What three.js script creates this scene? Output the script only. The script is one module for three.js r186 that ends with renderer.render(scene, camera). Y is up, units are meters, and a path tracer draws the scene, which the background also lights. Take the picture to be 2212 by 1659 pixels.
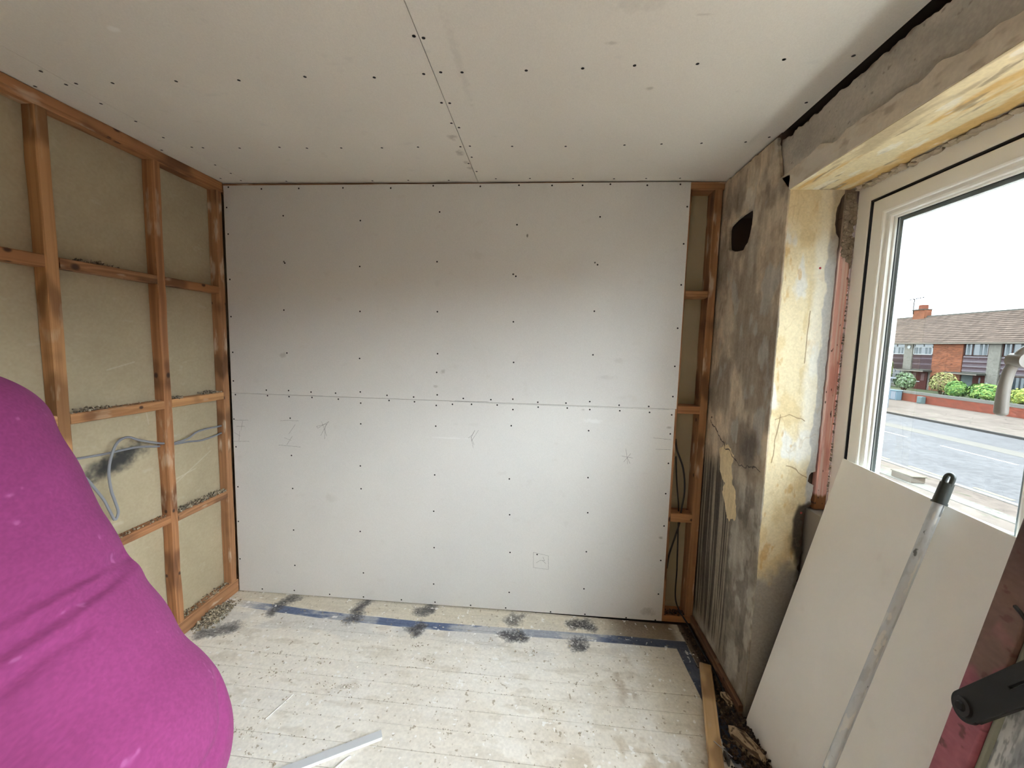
import * as THREE from 'three';
import { mergeGeometries, mergeVertices, toCreasedNormals } from 'three/addons/utils/BufferGeometryUtils.js';
import { RoundedBoxGeometry } from 'three/addons/geometries/RoundedBoxGeometry.js';

// ---------------------------------------------------------------- camera, sky, exposure
const SKY_LEVEL = 1.0;
const scene = new THREE.Scene();
const renderer = new THREE.WebGLRenderer({ antialias: true });
renderer.toneMapping = THREE.LinearToneMapping;
renderer.toneMappingExposure = 33.0;
renderer.shadowMap.enabled = true;
const camera = new THREE.PerspectiveCamera(86.58, 2212 / 1659, 0.05, 400);
camera.rotation.order = 'YXZ';
camera.position.set(1.8198, 1.5428, 2.2272);
camera.rotation.set(-0.0959, 0.0769, 0.0258);

// seeded random numbers and noise
function rng(seed) { let a = seed >>> 0; return () => { a = (a + 0x6D2B79F5) >>> 0; let t = a; t = Math.imul(t ^ (t >>> 15), t | 1); t ^= t + Math.imul(t ^ (t >>> 7), t | 61); return ((t ^ (t >>> 14)) >>> 0) / 4294967296; }; }
const PERM = new Float32Array(4096), PR = rng(7); for (let i = 0; i < 4096; i++) PERM[i] = PR();
const hash2 = (x, y) => PERM[(Math.imul(x, 73856093) ^ Math.imul(y, 19349663)) & 4095];
function vn(x, y) {
  const xi = Math.floor(x), yi = Math.floor(y); let fx = x - xi, fy = y - yi;
  fx = fx * fx * (3 - 2 * fx); fy = fy * fy * (3 - 2 * fy);
  const a = hash2(xi, yi), b = hash2(xi + 1, yi), c = hash2(xi, yi + 1), d = hash2(xi + 1, yi + 1);
  return a + (b - a) * fx + (c - a) * fy + (a - b - c + d) * fx * fy;
}
function fbm(x, y, o = 4) { let s = 0, a = 0.5, n = 0; for (let i = 0; i < o; i++) { s += a * vn(x, y); n += a; a *= 0.5; x = x * 2.03 + 17.3; y = y * 2.03 + 9.1; } return s / n; }
const clamp = (v, a = 0, b = 1) => v < a ? a : v > b ? b : v;
const ss = (a, b, v) => { const t = clamp((v - a) / (b - a)); return t * t * (3 - 2 * t); };
const mix = (a, b, t) => a + (b - a) * t;
function mixc(c, d, t) { c[0] += (d[0] - c[0]) * t; c[1] += (d[1] - c[1]) * t; c[2] += (d[2] - c[2]) * t; return c; }
function segd(x, y, ax, ay, bx, by) { const dx = bx - ax, dy = by - ay, t = clamp(((x - ax) * dx + (y - ay) * dy) / (dx * dx + dy * dy + 1e-12)); return Math.hypot(x - ax - t * dx, y - ay - t * dy); }
function inpoly(x, y, P) { let c = false; for (let i = 0, j = P.length - 1; i < P.length; j = i++) { const [xi, yi] = P[i], [xj, yj] = P[j]; if ((yi > y) !== (yj > y) && x < (xj - xi) * (y - yi) / (yj - yi) + xi) c = !c; } return c; }
const lerpPts = (P, x) => { if (x <= P[0][0]) return P[0][1]; for (let i = 1; i < P.length; i++) if (x <= P[i][0]) return mix(P[i - 1][1], P[i][1], (x - P[i - 1][0]) / (P[i][0] - P[i - 1][0])); return P[P.length - 1][1]; };

// a texture computed from fn(u, v, out) with u, v in 0..1 and out an sRGB colour 0..255; bump textures use a single value
function tex(w, h, fn, srgb = true, wrap = THREE.ClampToEdgeWrapping) {
  const d = new Uint8Array(w * h * 4), c = [0, 0, 0];
  for (let j = 0; j < h; j++) for (let i = 0; i < w; i++) { fn((i + 0.5) / w, (j + 0.5) / h, c); const k = (j * w + i) * 4; d[k] = clamp(c[0], 0, 255); d[k + 1] = clamp(c[1], 0, 255); d[k + 2] = clamp(c[2], 0, 255); d[k + 3] = 255; }
  const t = new THREE.DataTexture(d, w, h, THREE.RGBAFormat); t.magFilter = THREE.LinearFilter; t.minFilter = THREE.LinearMipmapLinearFilter; t.generateMipmaps = true;
  t.wrapS = t.wrapT = wrap; t.colorSpace = srgb ? THREE.SRGBColorSpace : THREE.NoColorSpace; t.needsUpdate = true; return t;
}
const REP = THREE.RepeatWrapping;

// the sky: a bright overcast, brighter towards the zenith, with soft clouds and thin blue gaps low down
{
  const W = 1024, H = 512, d = new Float32Array(W * H * 4);
  for (let j = 0; j < H; j++) {
    const el = ((j + 0.5) / H - 0.5) * Math.PI, se = Math.sin(el);
    for (let i = 0; i < W; i++) {
      const az = (i + 0.5) / W * 2 * Math.PI, k = (j * W + i) * 4;
      const px = Math.cos(az) * Math.cos(el), pz = Math.sin(az) * Math.cos(el), sc = 3 / (0.25 + Math.max(0, se));
      const n = fbm(px * sc + 20, pz * sc + 31, 5), L = SKY_LEVEL * (0.75 + 0.55 * Math.max(0, se)) * (0.82 + 0.36 * n);
      const blue = ss(0.52, 0.36, n) * 0.5;
      d[k] = L * mix(0.95, 0.72, blue); d[k + 1] = L * mix(1.0, 0.9, blue); d[k + 2] = L * mix(1.05, 1.1, blue); d[k + 3] = 1;
    }
  }
  const t = new THREE.DataTexture(d, W, H, THREE.RGBAFormat, THREE.FloatType); t.mapping = THREE.EquirectangularReflectionMapping; t.magFilter = THREE.LinearFilter; t.needsUpdate = true;
  scene.background = t;
}

// ---------------------------------------------------------------- helpers
const names = {};
function numbered(n) { const k = names[n] = (names[n] ?? -1) + 1; return k ? n + '_' + String(k).padStart(3, '0') : n; }
function tag(o, label, category, kind, group) { o.userData = { label, category }; if (kind) o.userData.kind = kind; if (group) o.userData.group = group; return o; }
function thing(name, label, category, base = [0, 0, 0], kind, group) { const o = new THREE.Group(); o.name = numbered(name); o.position.set(...base); tag(o, label, category, kind, group); scene.add(o); return o; }
// a part: its geometry is given in world metres and moved into the frame of its thing
function part(parent, name, geo, mat, kind) {
  let bx = 0, by = 0, bz = 0; for (let q = parent; q && q !== scene; q = q.parent) { bx += q.position.x; by += q.position.y; bz += q.position.z; }
  if (bx || by || bz) { geo = geo.clone(); geo.translate(-bx, -by, -bz); }
  const m = new THREE.Mesh(geo, mat); m.name = name; m.castShadow = m.receiveShadow = true; if (kind) m.userData.kind = kind; parent.add(m); return m;
}
function single(name, geo, mat, label, category, kind, group) { geo.computeBoundingBox(); const b = geo.boundingBox, c = [(b.min.x + b.max.x) / 2, b.min.y, (b.min.z + b.max.z) / 2]; geo.translate(-c[0], -c[1], -c[2]); const m = new THREE.Mesh(geo, mat); m.name = numbered(name); m.position.set(...c); m.castShadow = m.receiveShadow = true; tag(m, label, category, kind, group); scene.add(m); return m; }
const V = (x, y, z) => new THREE.Vector3(x, y, z);
// uv in metres, by the way each face points; the long axis (0 x, 1 y, 2 z) runs along u
function metreUV(g, long = 0, ou = 0, ov = 0, lo = [0, 0, 0]) {
  g = g.index ? g.toNonIndexed() : g; g.computeVertexNormals(); const p = g.attributes.position, n = g.attributes.normal, uv = new Float32Array(p.count * 2);
  for (let i = 0; i < p.count; i += 3) {
    const a = V(0, 0, 0).fromBufferAttribute(p, i), b = V(0, 0, 0).fromBufferAttribute(p, i + 1), c = V(0, 0, 0).fromBufferAttribute(p, i + 2), f = b.clone().sub(a).cross(c.clone().sub(a));
    const m = [Math.abs(f.x), Math.abs(f.y), Math.abs(f.z)], ax = m.indexOf(Math.max(...m)); let U, W;
    if (ax === long) { U = (ax + 1) % 3; W = (ax + 2) % 3; } else { U = long; W = 3 - ax - long; }
    for (let k = 0; k < 3; k++) { uv[(i + k) * 2] = p.getComponent(i + k, U) - lo[U] + ou; uv[(i + k) * 2 + 1] = p.getComponent(i + k, W) - lo[W] + ov; }
  }
  g.setAttribute('uv', new THREE.BufferAttribute(uv, 2)); return g;
}
function box(x0, x1, y0, y1, z0, z1) { const g = new THREE.BoxGeometry(x1 - x0, y1 - y0, z1 - z0); g.translate((x0 + x1) / 2, (y0 + y1) / 2, (z0 + z1) / 2); return g; }
function rbox(x0, x1, y0, y1, z0, z1, r = 0.004, s = 2) { const g = new RoundedBoxGeometry(x1 - x0, y1 - y0, z1 - z0, s, r); g.translate((x0 + x1) / 2, (y0 + y1) / 2, (z0 + z1) / 2); return g; }
// maps world coordinates (two axes) linearly to uv 0..1
function planarUV(g, A, a0, a1, B, b0, b1) { const p = g.attributes.position, uv = new Float32Array(p.count * 2); for (let i = 0; i < p.count; i++) { uv[i * 2] = (p.getComponent(i, A) - a0) / (a1 - a0); uv[i * 2 + 1] = (p.getComponent(i, B) - b0) / (b1 - b0); } g.setAttribute('uv', new THREE.BufferAttribute(uv, 2)); return g; }
// sawn timber: chamfered section, slightly bowed and uneven along its length (axis 0 x, 1 y, 2 z)
let timberSeed = 11;
function timber(x0, x1, y0, y1, z0, z1, axis, rough = 0.0012) {
  const lo = [x0, y0, z0], hi = [x1, y1, z1], A = axis, B = (axis + 1) % 3, C = (axis + 2) % 3, L = hi[A] - lo[A], N = Math.max(3, Math.round(L / 0.09)), c = 0.003, pos = [], idx = [], r = rng(timberSeed++), o1 = r() * 90, o2 = r() * 90;
  const w = hi[B] - lo[B], d = hi[C] - lo[C], prof = [[c, 0], [w - c, 0], [w, c], [w, d - c], [w - c, d], [c, d], [0, d - c], [0, c]];
  for (let i = 0; i <= N; i++) for (let k = 0; k < 8; k++) { const t = i / N * L, q = [0, 0, 0]; q[A] = lo[A] + t; q[B] = lo[B] + prof[k][0] + (fbm(t * 6 + o1, k * 0.4, 2) - 0.5) * 2 * rough; q[C] = lo[C] + prof[k][1] + (fbm(t * 6 + o2, k * 0.4 + 40, 2) - 0.5) * 2 * rough; pos.push(...q); }
  for (let i = 0; i < N; i++) for (let k = 0; k < 8; k++) { const a = i * 8 + k, b = i * 8 + (k + 1) % 8; idx.push(a, b, b + 8, a, b + 8, a + 8); }
  for (let k = 1; k < 7; k++) { idx.push(0, k + 1, k); const e = N * 8; idx.push(e, e + k, e + k + 1); }
  const g = new THREE.BufferGeometry(); g.setAttribute('position', new THREE.Float32BufferAttribute(pos, 3)); g.setIndex(idx);
  return metreUV(g, A, 0.02, 0.01 + r() * 0.08, lo);
}
function tube(pts, r, seg = 40, rad = 8) { return new THREE.TubeGeometry(new THREE.CatmullRomCurve3(pts.map((p) => V(...p))), seg, r, rad); }
function rod(a, b, r0, r1 = r0, n = 12) { const A = V(...a), B = V(...b), g = new THREE.CylinderGeometry(r1, r0, A.distanceTo(B), n); g.translate(0, A.distanceTo(B) / 2, 0); g.applyQuaternion(new THREE.Quaternion().setFromUnitVectors(V(0, 1, 0), B.clone().sub(A).normalize())); g.translate(...a); return g; }
const merged = (l) => mergeGeometries(l.map((g) => { g = g.index ? g.toNonIndexed() : g; for (const k of Object.keys(g.attributes)) if (!['position', 'normal', 'uv'].includes(k)) g.deleteAttribute(k); return g; }));
const std = (o) => new THREE.MeshStandardMaterial({ roughness: 0.85, ...o });
// ---------------------------------------------------------------- materials of the room
function woodTex(base, dark, seed, white = 0.0, knots = 9) {
  const r = rng(seed), K = [], o = r() * 300; for (let i = 0; i < knots; i++) K.push([r() * 2.6, r() * 0.16, 0.006 + r() * 0.01]);
  return tex(1536, 128, (u, v, c) => {
    const x = u * 2.6, y = v * 0.16; let yy = y, kd = 1;
    for (const [kx, ky, kr] of K) { const dx = (x - kx) / 2.4, dy = y - ky, d = Math.hypot(dx, dy); if (d < 0.06) { yy += Math.sign(dy || 1) * 0.012 * Math.exp(-d * d / 0.0006); kd = Math.min(kd, ss(kr * 0.4, kr * 1.2, Math.hypot((x - kx) / 1.3, dy))); } }
    const g = fbm(x * 1.6 + o, yy * 130 + o, 3), g2 = fbm(x * 0.8 + o, yy * 24, 2), st = fbm(x * 5 + o, y * 9 + 50, 3);
    c[0] = base[0]; c[1] = base[1]; c[2] = base[2]; mixc(c, dark, clamp((g - 0.42) * 1.5)); mixc(c, dark, clamp((g2 - 0.5) * 1.2) * 0.6);
    mixc(c, [dark[0] * 0.72, dark[1] * 0.7, dark[2] * 0.7], ss(0.52, 0.72, st) * 0.6); mixc(c, [52, 32, 20], (1 - kd) * 0.85);
    const w = fbm(x * 9 + o * 2, y * 30 + 7, 4); mixc(c, [214, 205, 190], ss(0.68 - white * 0.12, 0.8, w) * white);
  }, true, REP);
}
function woodMat(t, rough = 0.8) { t.repeat.set(1 / 2.6, 1 / 0.16); return std({ map: t, roughness: rough, bumpMap: t, bumpScale: 0.0012 }); }
const WOOD = [
  woodMat(woodTex([184, 136, 92], [140, 94, 56], 21, 0.3)), woodMat(woodTex([174, 122, 80], [120, 78, 48], 22, 0.45)),
  woodMat(woodTex([194, 146, 98], [150, 104, 62], 23, 0.25)), woodMat(woodTex([168, 122, 84], [114, 78, 50], 24, 0.6))];
const WOODdark = woodMat(woodTex([120, 86, 60], [76, 50, 34], 25, 0.3)), WOODnew = woodMat(woodTex([214, 180, 132], [186, 146, 98], 26, 0.15, 5), 0.75);

// grey-ivory plasterboard paper with pencil marks and scuffs, x0..x1 by y0..y1 metres
function boardTex(w, h, x0, x1, y0, y1, seed, lines, marks, paper = [209, 207, 202]) {
  const o = seed * 13.7, t = tex(w, h, (u, v, c) => {
    const x = mix(x0, x1, u), y = mix(y0, y1, v), f = fbm(x * 420 + o, y * 420, 2) - 0.5, m = fbm(x * 3 + o, y * 3, 4) - 0.5;
    c[0] = paper[0] + f * 12 + m * 8; c[1] = paper[1] + f * 12 + m * 8; c[2] = paper[2] + f * 12 + m * 7;
    const s = ss(0.76, 0.9, fbm(x * 14 + o, y * 22 + 3, 3)); mixc(c, [192, 188, 181], s * 0.2);
    for (const [mx, my, rx, ry, a, col] of marks) { const q = Math.hypot((x - mx) / rx, (y - my) / ry); if (q < 1.6) mixc(c, col, a * ss(1.5, 0.3, q + (fbm(x * 60 + o, y * 60, 3) - 0.5) * 1.6)); }
  });
  const d = t.image.data, mm = (x1 - x0) / w;
  for (const [pts, a] of lines) for (let i = 1; i < pts.length; i++) {
    const [ax, ay] = pts[i - 1], [bx, by] = pts[i], n = Math.ceil(Math.hypot(bx - ax, by - ay) / mm * 2);
    for (let k = 0; k <= n; k++) { const X = Math.round((mix(ax, bx, k / n) - x0) / (x1 - x0) * w - 0.5), Y = Math.round((mix(ay, by, k / n) - y0) / (y1 - y0) * h - 0.5); for (let e = 0; e < 1 + (a > 0.85 ? 0 : 1); e++) if (X + e >= 0 && X + e < w && Y >= 0 && Y < h) { const q = (Y * w + X + e) * 4, f = 1 - a * (0.3 + 0.5 * vn(X * 0.2, Y * 0.2)) * 0.42; d[q] *= f; d[q + 1] *= f; d[q + 2] *= f; } }
  }
  return t;
}
const PENCIL = [
  [[0.02, 1.061], [0.105, 1.064]], [[0.069, 1.058], [0.058, 1.001]], [[0.029, 1.024], [0.081, 1.026]], [[0.016, 0.986], [0.052, 0.966]], [[0.049, 0.996], [0.042, 0.939]], [[0.008, 0.933], [0.105, 0.938]],
  [[0.302, 1.068], [0.346, 1.073], [0.412, 1.071]], [[0.392, 1.049], [0.351, 0.992]], [[0.323, 0.969], [0.365, 0.954]], [[0.373, 0.98], [0.337, 0.927]], [[0.288, 0.924], [0.421, 0.918]],
  [[0.581, 0.989], [0.565, 1.039], [0.552, 1.073]], [[0.596, 1.076], [0.529, 1.034], [0.521, 1.044], [0.584, 1.062], [0.546, 0.992]], [[0.596, 1.076], [0.573, 1.048], [0.568, 0.971]],
  [[1.41, 1.015], [1.429, 1.03], [1.446, 1.06], [1.426, 1.018], [1.443, 0.977]], [[1.467, 1.062], [1.427, 0.997]], [[1.425, 1.022], [1.438, 0.96]],
  [[2.281, 0.995], [2.289, 0.95], [2.307, 0.912]], [[2.261, 0.952], [2.321, 0.943]], [[2.309, 0.968], [2.273, 0.919]], [[2.289, 0.95], [2.295, 0.908]],
  [[1.795, 0.368], [1.881, 0.353], [1.884, 0.272], [1.798, 0.277], [1.795, 0.368]], [[1.814, 0.307], [1.835, 0.323], [1.86, 0.321], [1.851, 0.344]], [[1.848, 0.324], [1.869, 0.304]],
  [[2.424, 1.06], [2.517, 1.055]], [[2.439, 0.998], [2.52, 0.998]]].map((p) => [p, 1]);
const screwGeoZ = new THREE.CylinderGeometry(0.0046, 0.0034, 0.0012, 10); screwGeoZ.rotateX(Math.PI / 2);
const screwGeoY = new THREE.CylinderGeometry(0.0034, 0.0054, 0.0012, 10);
const screwMat = std({ color: 0x17140f, roughness: 0.55, metalness: 0.3 });
function screws(board, list, geo, f) { for (const [a, b] of list) { const m = new THREE.Mesh(geo, screwMat); m.name = 'screw'; m.position.set(...f(a, b)); m.castShadow = m.receiveShadow = true; board.add(m); } }

// ---------------------------------------------------------------- back wall: two plasterboards over a timber stud frame
const H = 2.4, XR = 2.709;
const wallBack = thing('wall_back', 'stud partition faced with two wide grey plasterboards and many black screws', 'wall', [0, 0, 0], 'structure');
{
  const UP = [[0.039, 2.374], [0.232, 2.364], [0.448, 2.366], [0.699, 2.368], [0.966, 2.366], [1.199, 2.377], [0.024, 2.265], [0.027, 2.121], [0.026, 1.871], [0.024, 1.662], [0.026, 1.458], [0.023, 1.292], [0.354, 2.221], [0.795, 2.196], [1.235, 2.242], [0.356, 1.965], [0.789, 1.951], [1.223, 1.981], [0.343, 1.705], [0.788, 1.706], [1.227, 1.713], [0.354, 1.463], [0.783, 1.444], [1.23, 1.483], [1.226, 1.379], [0.223, 1.245], [0.358, 1.247], [0.493, 1.243], [0.639, 1.242], [0.785, 1.254], [0.941, 1.24], [1.095, 1.236], [1.23, 1.253], [1.453, 2.373], [1.658, 2.378], [1.831, 2.376], [1.989, 2.376], [2.131, 2.381], [2.318, 2.375], [2.483, 2.379], [2.524, 2.269], [2.518, 2.084], [2.519, 1.876], [2.515, 1.652], [2.513, 1.451], [2.513, 1.289], [1.653, 2.177], [2.086, 2.218], [1.654, 1.909], [2.084, 1.974], [1.647, 1.667], [2.078, 1.732], [1.654, 1.447], [2.081, 1.5], [1.378, 1.238], [1.533, 1.237], [1.655, 1.244], [1.793, 1.232], [1.947, 1.233], [2.075, 1.246], [2.233, 1.232], [2.39, 1.231]];
  const LO = [[0.032, 1.212], [0.229, 1.213], [0.36, 1.212], [0.498, 1.212], [0.655, 1.208], [0.787, 1.19], [0.953, 1.211], [1.1, 1.209], [1.225, 1.193], [1.317, 1.203], [1.425, 1.207], [1.569, 1.208], [1.657, 1.186], [1.796, 1.205], [1.955, 1.206], [2.077, 1.202], [2.238, 1.202], [2.396, 1.199], [2.513, 1.19], [0.017, 1.067], [0.023, 0.901], [0.025, 0.658], [0.019, 0.443], [0.02, 0.207], [0.363, 1.086], [0.786, 1.07], [1.223, 1.075], [0.365, 0.865], [0.781, 0.823], [1.219, 0.792], [0.367, 0.666], [0.784, 0.687], [1.215, 0.577], [0.366, 0.411], [0.776, 0.428], [1.219, 0.358], [0.368, 0.19], [0.793, 0.173], [1.218, 0.135], [0.156, 0.024], [0.36, 0.03], [0.582, 0.022], [0.792, 0.022], [1.024, 0.022], [1.227, 0.023], [1.65, 1.095], [2.076, 1.085], [1.647, 0.791], [2.084, 0.821], [1.654, 0.582], [2.091, 0.62], [1.662, 0.359], [2.093, 0.392], [1.817, 0.357], [1.663, 0.117], [2.089, 0.171], [2.512, 1.086], [2.512, 0.923], [2.508, 0.753], [2.51, 0.569], [2.504, 0.369], [2.503, 0.171], [1.439, 0.02], [1.645, 0.02], [1.905, 0.017], [2.101, 0.018], [2.495, 0.015], [2.333, 0.016]];
  const grey = [150, 146, 138], pale = [228, 227, 224];
  const mu = boardTex(2048, 1000, 0.008, 2.536, 1.2222, 2.389, 1, [[[[1.33, 1.2226], [1.52, 1.2226]], 0.8], [[[0.49, 1.2226], [0.56, 1.2226]], 0.9]], [[0.33, 1.45, 0.02, 0.014, 0.35, grey], [1.26, 1.385, 0.012, 0.01, 0.4, grey], [1.22, 1.30, 0.01, 0.006, 0.4, grey], [1.45, 2.02, 0.04, 0.02, 0.08, grey], [2.22, 1.47, 0.03, 0.012, 0.14, grey], [2.16, 1.38, 0.05, 0.01, 0.14, grey], [0.35, 1.973, 0.004, 0.004, 0.9, [60, 56, 50]], [1.64, 1.92, 0.004, 0.004, 0.9, [60, 56, 50]], [2.07, 1.985, 0.004, 0.004, 0.9, [60, 56, 50]], [1.71, 2.12, 0.004, 0.008, 0.7, [90, 84, 76]]]);
  const ml = boardTex(2048, 960, 0.008, 2.53, 0.004, 1.2205, 2, PENCIL.concat([[[[1.3, 1.217], [2.5, 1.2155]], 0.35]]), [[1.3, 1.01, 0.09, 0.004, 0.5, pale], [2.1, 1.14, 0.05, 0.01, 0.5, pale], [2.04, 1.2, 0.012, 0.005, 0.5, grey], [2.5, 0.5, 0.012, 0.006, 0.7, grey], [2.505, 1.12, 0.012, 0.006, 0.6, grey], [0.6, 0.62, 0.03, 0.02, 0.12, grey], [2.45, 0.06, 0.03, 0.02, 0.4, grey]]);
  const gu = box(0.008, 2.536, 1.2222, 2.389, -0.0125, 0), gl = box(0.008, 2.53, 0.004, 1.2205, -0.0125, 0);
  for (const g of [gu, gl]) { const p = g.attributes.position; for (let i = 0; i < p.count; i++) { const x = p.getX(i), y = p.getY(i); if (y > 2.3) p.setY(i, x < 1 ? 2.383 : 2.391); if (y < 0.1) p.setY(i, x < 1 ? 0.004 : 0.011); } } // cut a little out of square
  const bu = part(wallBack, 'plasterboard', planarUV(gu, 0, 0.008, 2.536, 1, 1.2222, 2.389), std({ map: mu, roughness: 0.92 }));
  const bl = part(wallBack, 'plasterboard', planarUV(gl, 0, 0.008, 2.53, 1, 0.004, 1.2205), std({ map: ml, roughness: 0.92 }));
  screws(bu, UP, screwGeoZ, (x, y) => [x, y, 0.0003]); screws(bl, LO, screwGeoZ, (x, y) => [x, y, 0.0003]);
  const zb = -0.0135, zk = -0.105;
  part(wallBack, 'top_plate', timber(-0.05, XR + 0.02, 2.358, 2.398, zk, zb, 0), WOOD[3]); part(wallBack, 'bottom_plate', timber(-0.05, XR + 0.02, 0.0, 0.04, zk, zb, 0), WOOD[1]);
  [0.03, 0.36, 0.79, 1.225, 1.65, 2.08].forEach((x, i) => part(wallBack, 'stud', timber(x - 0.02, x + 0.02, 0.04, 2.358, zk, zb, 1), WOOD[i % 4]));
  part(wallBack, 'stud', timber(2.503, 2.547, 0.04, 2.358, zk, zb, 1, 0.003), WOOD[1]); part(wallBack, 'stud', timber(2.662, 2.702, 0.04, 2.358, zk, zb, 1, 0.002), WOOD[3]);
  [[1.814, 1.85], [1.196, 1.238], [0.588, 0.636]].forEach(([a, b], i) => part(wallBack, 'noggin', timber(2.547, 2.662, a, b, zk, zb, 0), [WOOD[3], WOOD[1], WOOD[0]][i]));
}
const BACKPAPER = (() => { const t = tex(1024, 768, (u, v, c) => { // the other side's plasterboard, seen from behind: buff paper with smears and one sooty patch
  const z = mix(-0.1, 3.7, u), y = mix(0, 2.4, v), m = fbm(z * 5, y * 5, 4) - 0.5, f = fbm(z * 130, y * 130, 2) - 0.5; c[0] = 172 + m * 20 + f * 10; c[1] = 159 + m * 20 + f * 10; c[2] = 131 + m * 18 + f * 10;
  mixc(c, [196, 188, 170], ss(0.72, 0.86, fbm(z * 16 + 40, y * 30, 4)) * 0.25);
  const q = Math.hypot((z - 0.61 + (y - 0.98) * 0.6) / 0.14, (y - 0.985 - (0.61 - z) * 0.15) / 0.066) + (fbm(z * 50, y * 50, 4) - 0.5) * 0.7; mixc(c, [46, 46, 46], ss(1.15, 0.25, q) * 0.93);
  for (const [ax, ay, bx, by] of [[0.34, 0.78, 0.10, 0.90], [0.38, 0.80, 0.2, 0.83], [0.62, 1.39, 0.5, 1.42], [0.45, 1.12, 0.46, 1.19]]) mixc(c, [206, 198, 182], ss(0.004, 0.001, segd(z, y, ax, ay, bx, by)) * 0.35);
}); return std({ map: t, roughness: 0.93 }); })();
{
  part(wallBack, 'backing_board', planarUV(box(-0.4, 3.3, -0.1, 2.6, -0.24, -0.105), 0, -0.4, 3.3, 1, -0.1, 2.6), BACKPLAIN());
}
function BACKPLAIN() { const t = tex(256, 256, (u, v, c) => { const m = fbm(u * 8, v * 8, 4) - 0.5; c[0] = 172 + m * 20; c[1] = 159 + m * 20; c[2] = 131 + m * 18; }); return std({ map: t, roughness: 0.93 }); }

// ---------------------------------------------------------------- left wall: bare studs, noggins and the back of the next room's plasterboard
const wallLeft = thing('wall_left', 'bare timber stud wall with noggins and exposed board behind', 'wall', [0, 0, 0], 'structure');
{
  const xb = -0.052, gap = 0.0;
  part(wallLeft, 'backing_board', planarUV(box(-0.2, xb, -0.1, 2.6, -0.2, 3.9), 2, -0.1, 3.7, 1, 0, 2.4), BACKPAPER);
  part(wallLeft, 'top_plate', timber(xb, 0.002, 2.345, 2.399, -0.0, 3.7, 2, 0.0025), WOOD[1]);
  part(wallLeft, 'bottom_plate', timber(xb, 0.004, 0.0, 0.078, 0.0, 3.7, 2, 0.0025), WOOD[3]);
  const Z = [[0.006, 0.047], [0.373, 0.413], [0.806, 0.847], [1.24, 1.28], [1.68, 1.72], [2.12, 2.16], [2.56, 2.6], [3.0, 3.04], [3.44, 3.48]];
  Z.forEach(([a, b], i) => part(wallLeft, 'stud', timber(xb, 0, 0.078, 2.345, a, b, 1, i === 1 ? 0.004 : 0.0025), WOOD[[3, 1, 2, 0, 1, 2, 0, 1, 3][i]]));
  for (let i = 0; i < 8; i++) [[1.785, 1.825], [1.19, 1.231], [0.616, 0.655]].forEach(([a, b], k) => { const dy = k === 0 && i === 2 ? -0.004 : k === 2 && i === 0 ? -0.008 : 0; part(wallLeft, 'noggin', timber(xb, -0.003, a + dy, b + dy + (k === 0 && i === 2 ? 0.006 : 0), Z[i][1] + (i === 1 && k === 0 ? 0.0 : 0), Z[i + 1][0] - (i === 1 && k === 0 ? 0.006 : 0), 2), WOOD[(i * 2 + k + 1) % 4]); });
}

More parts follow.
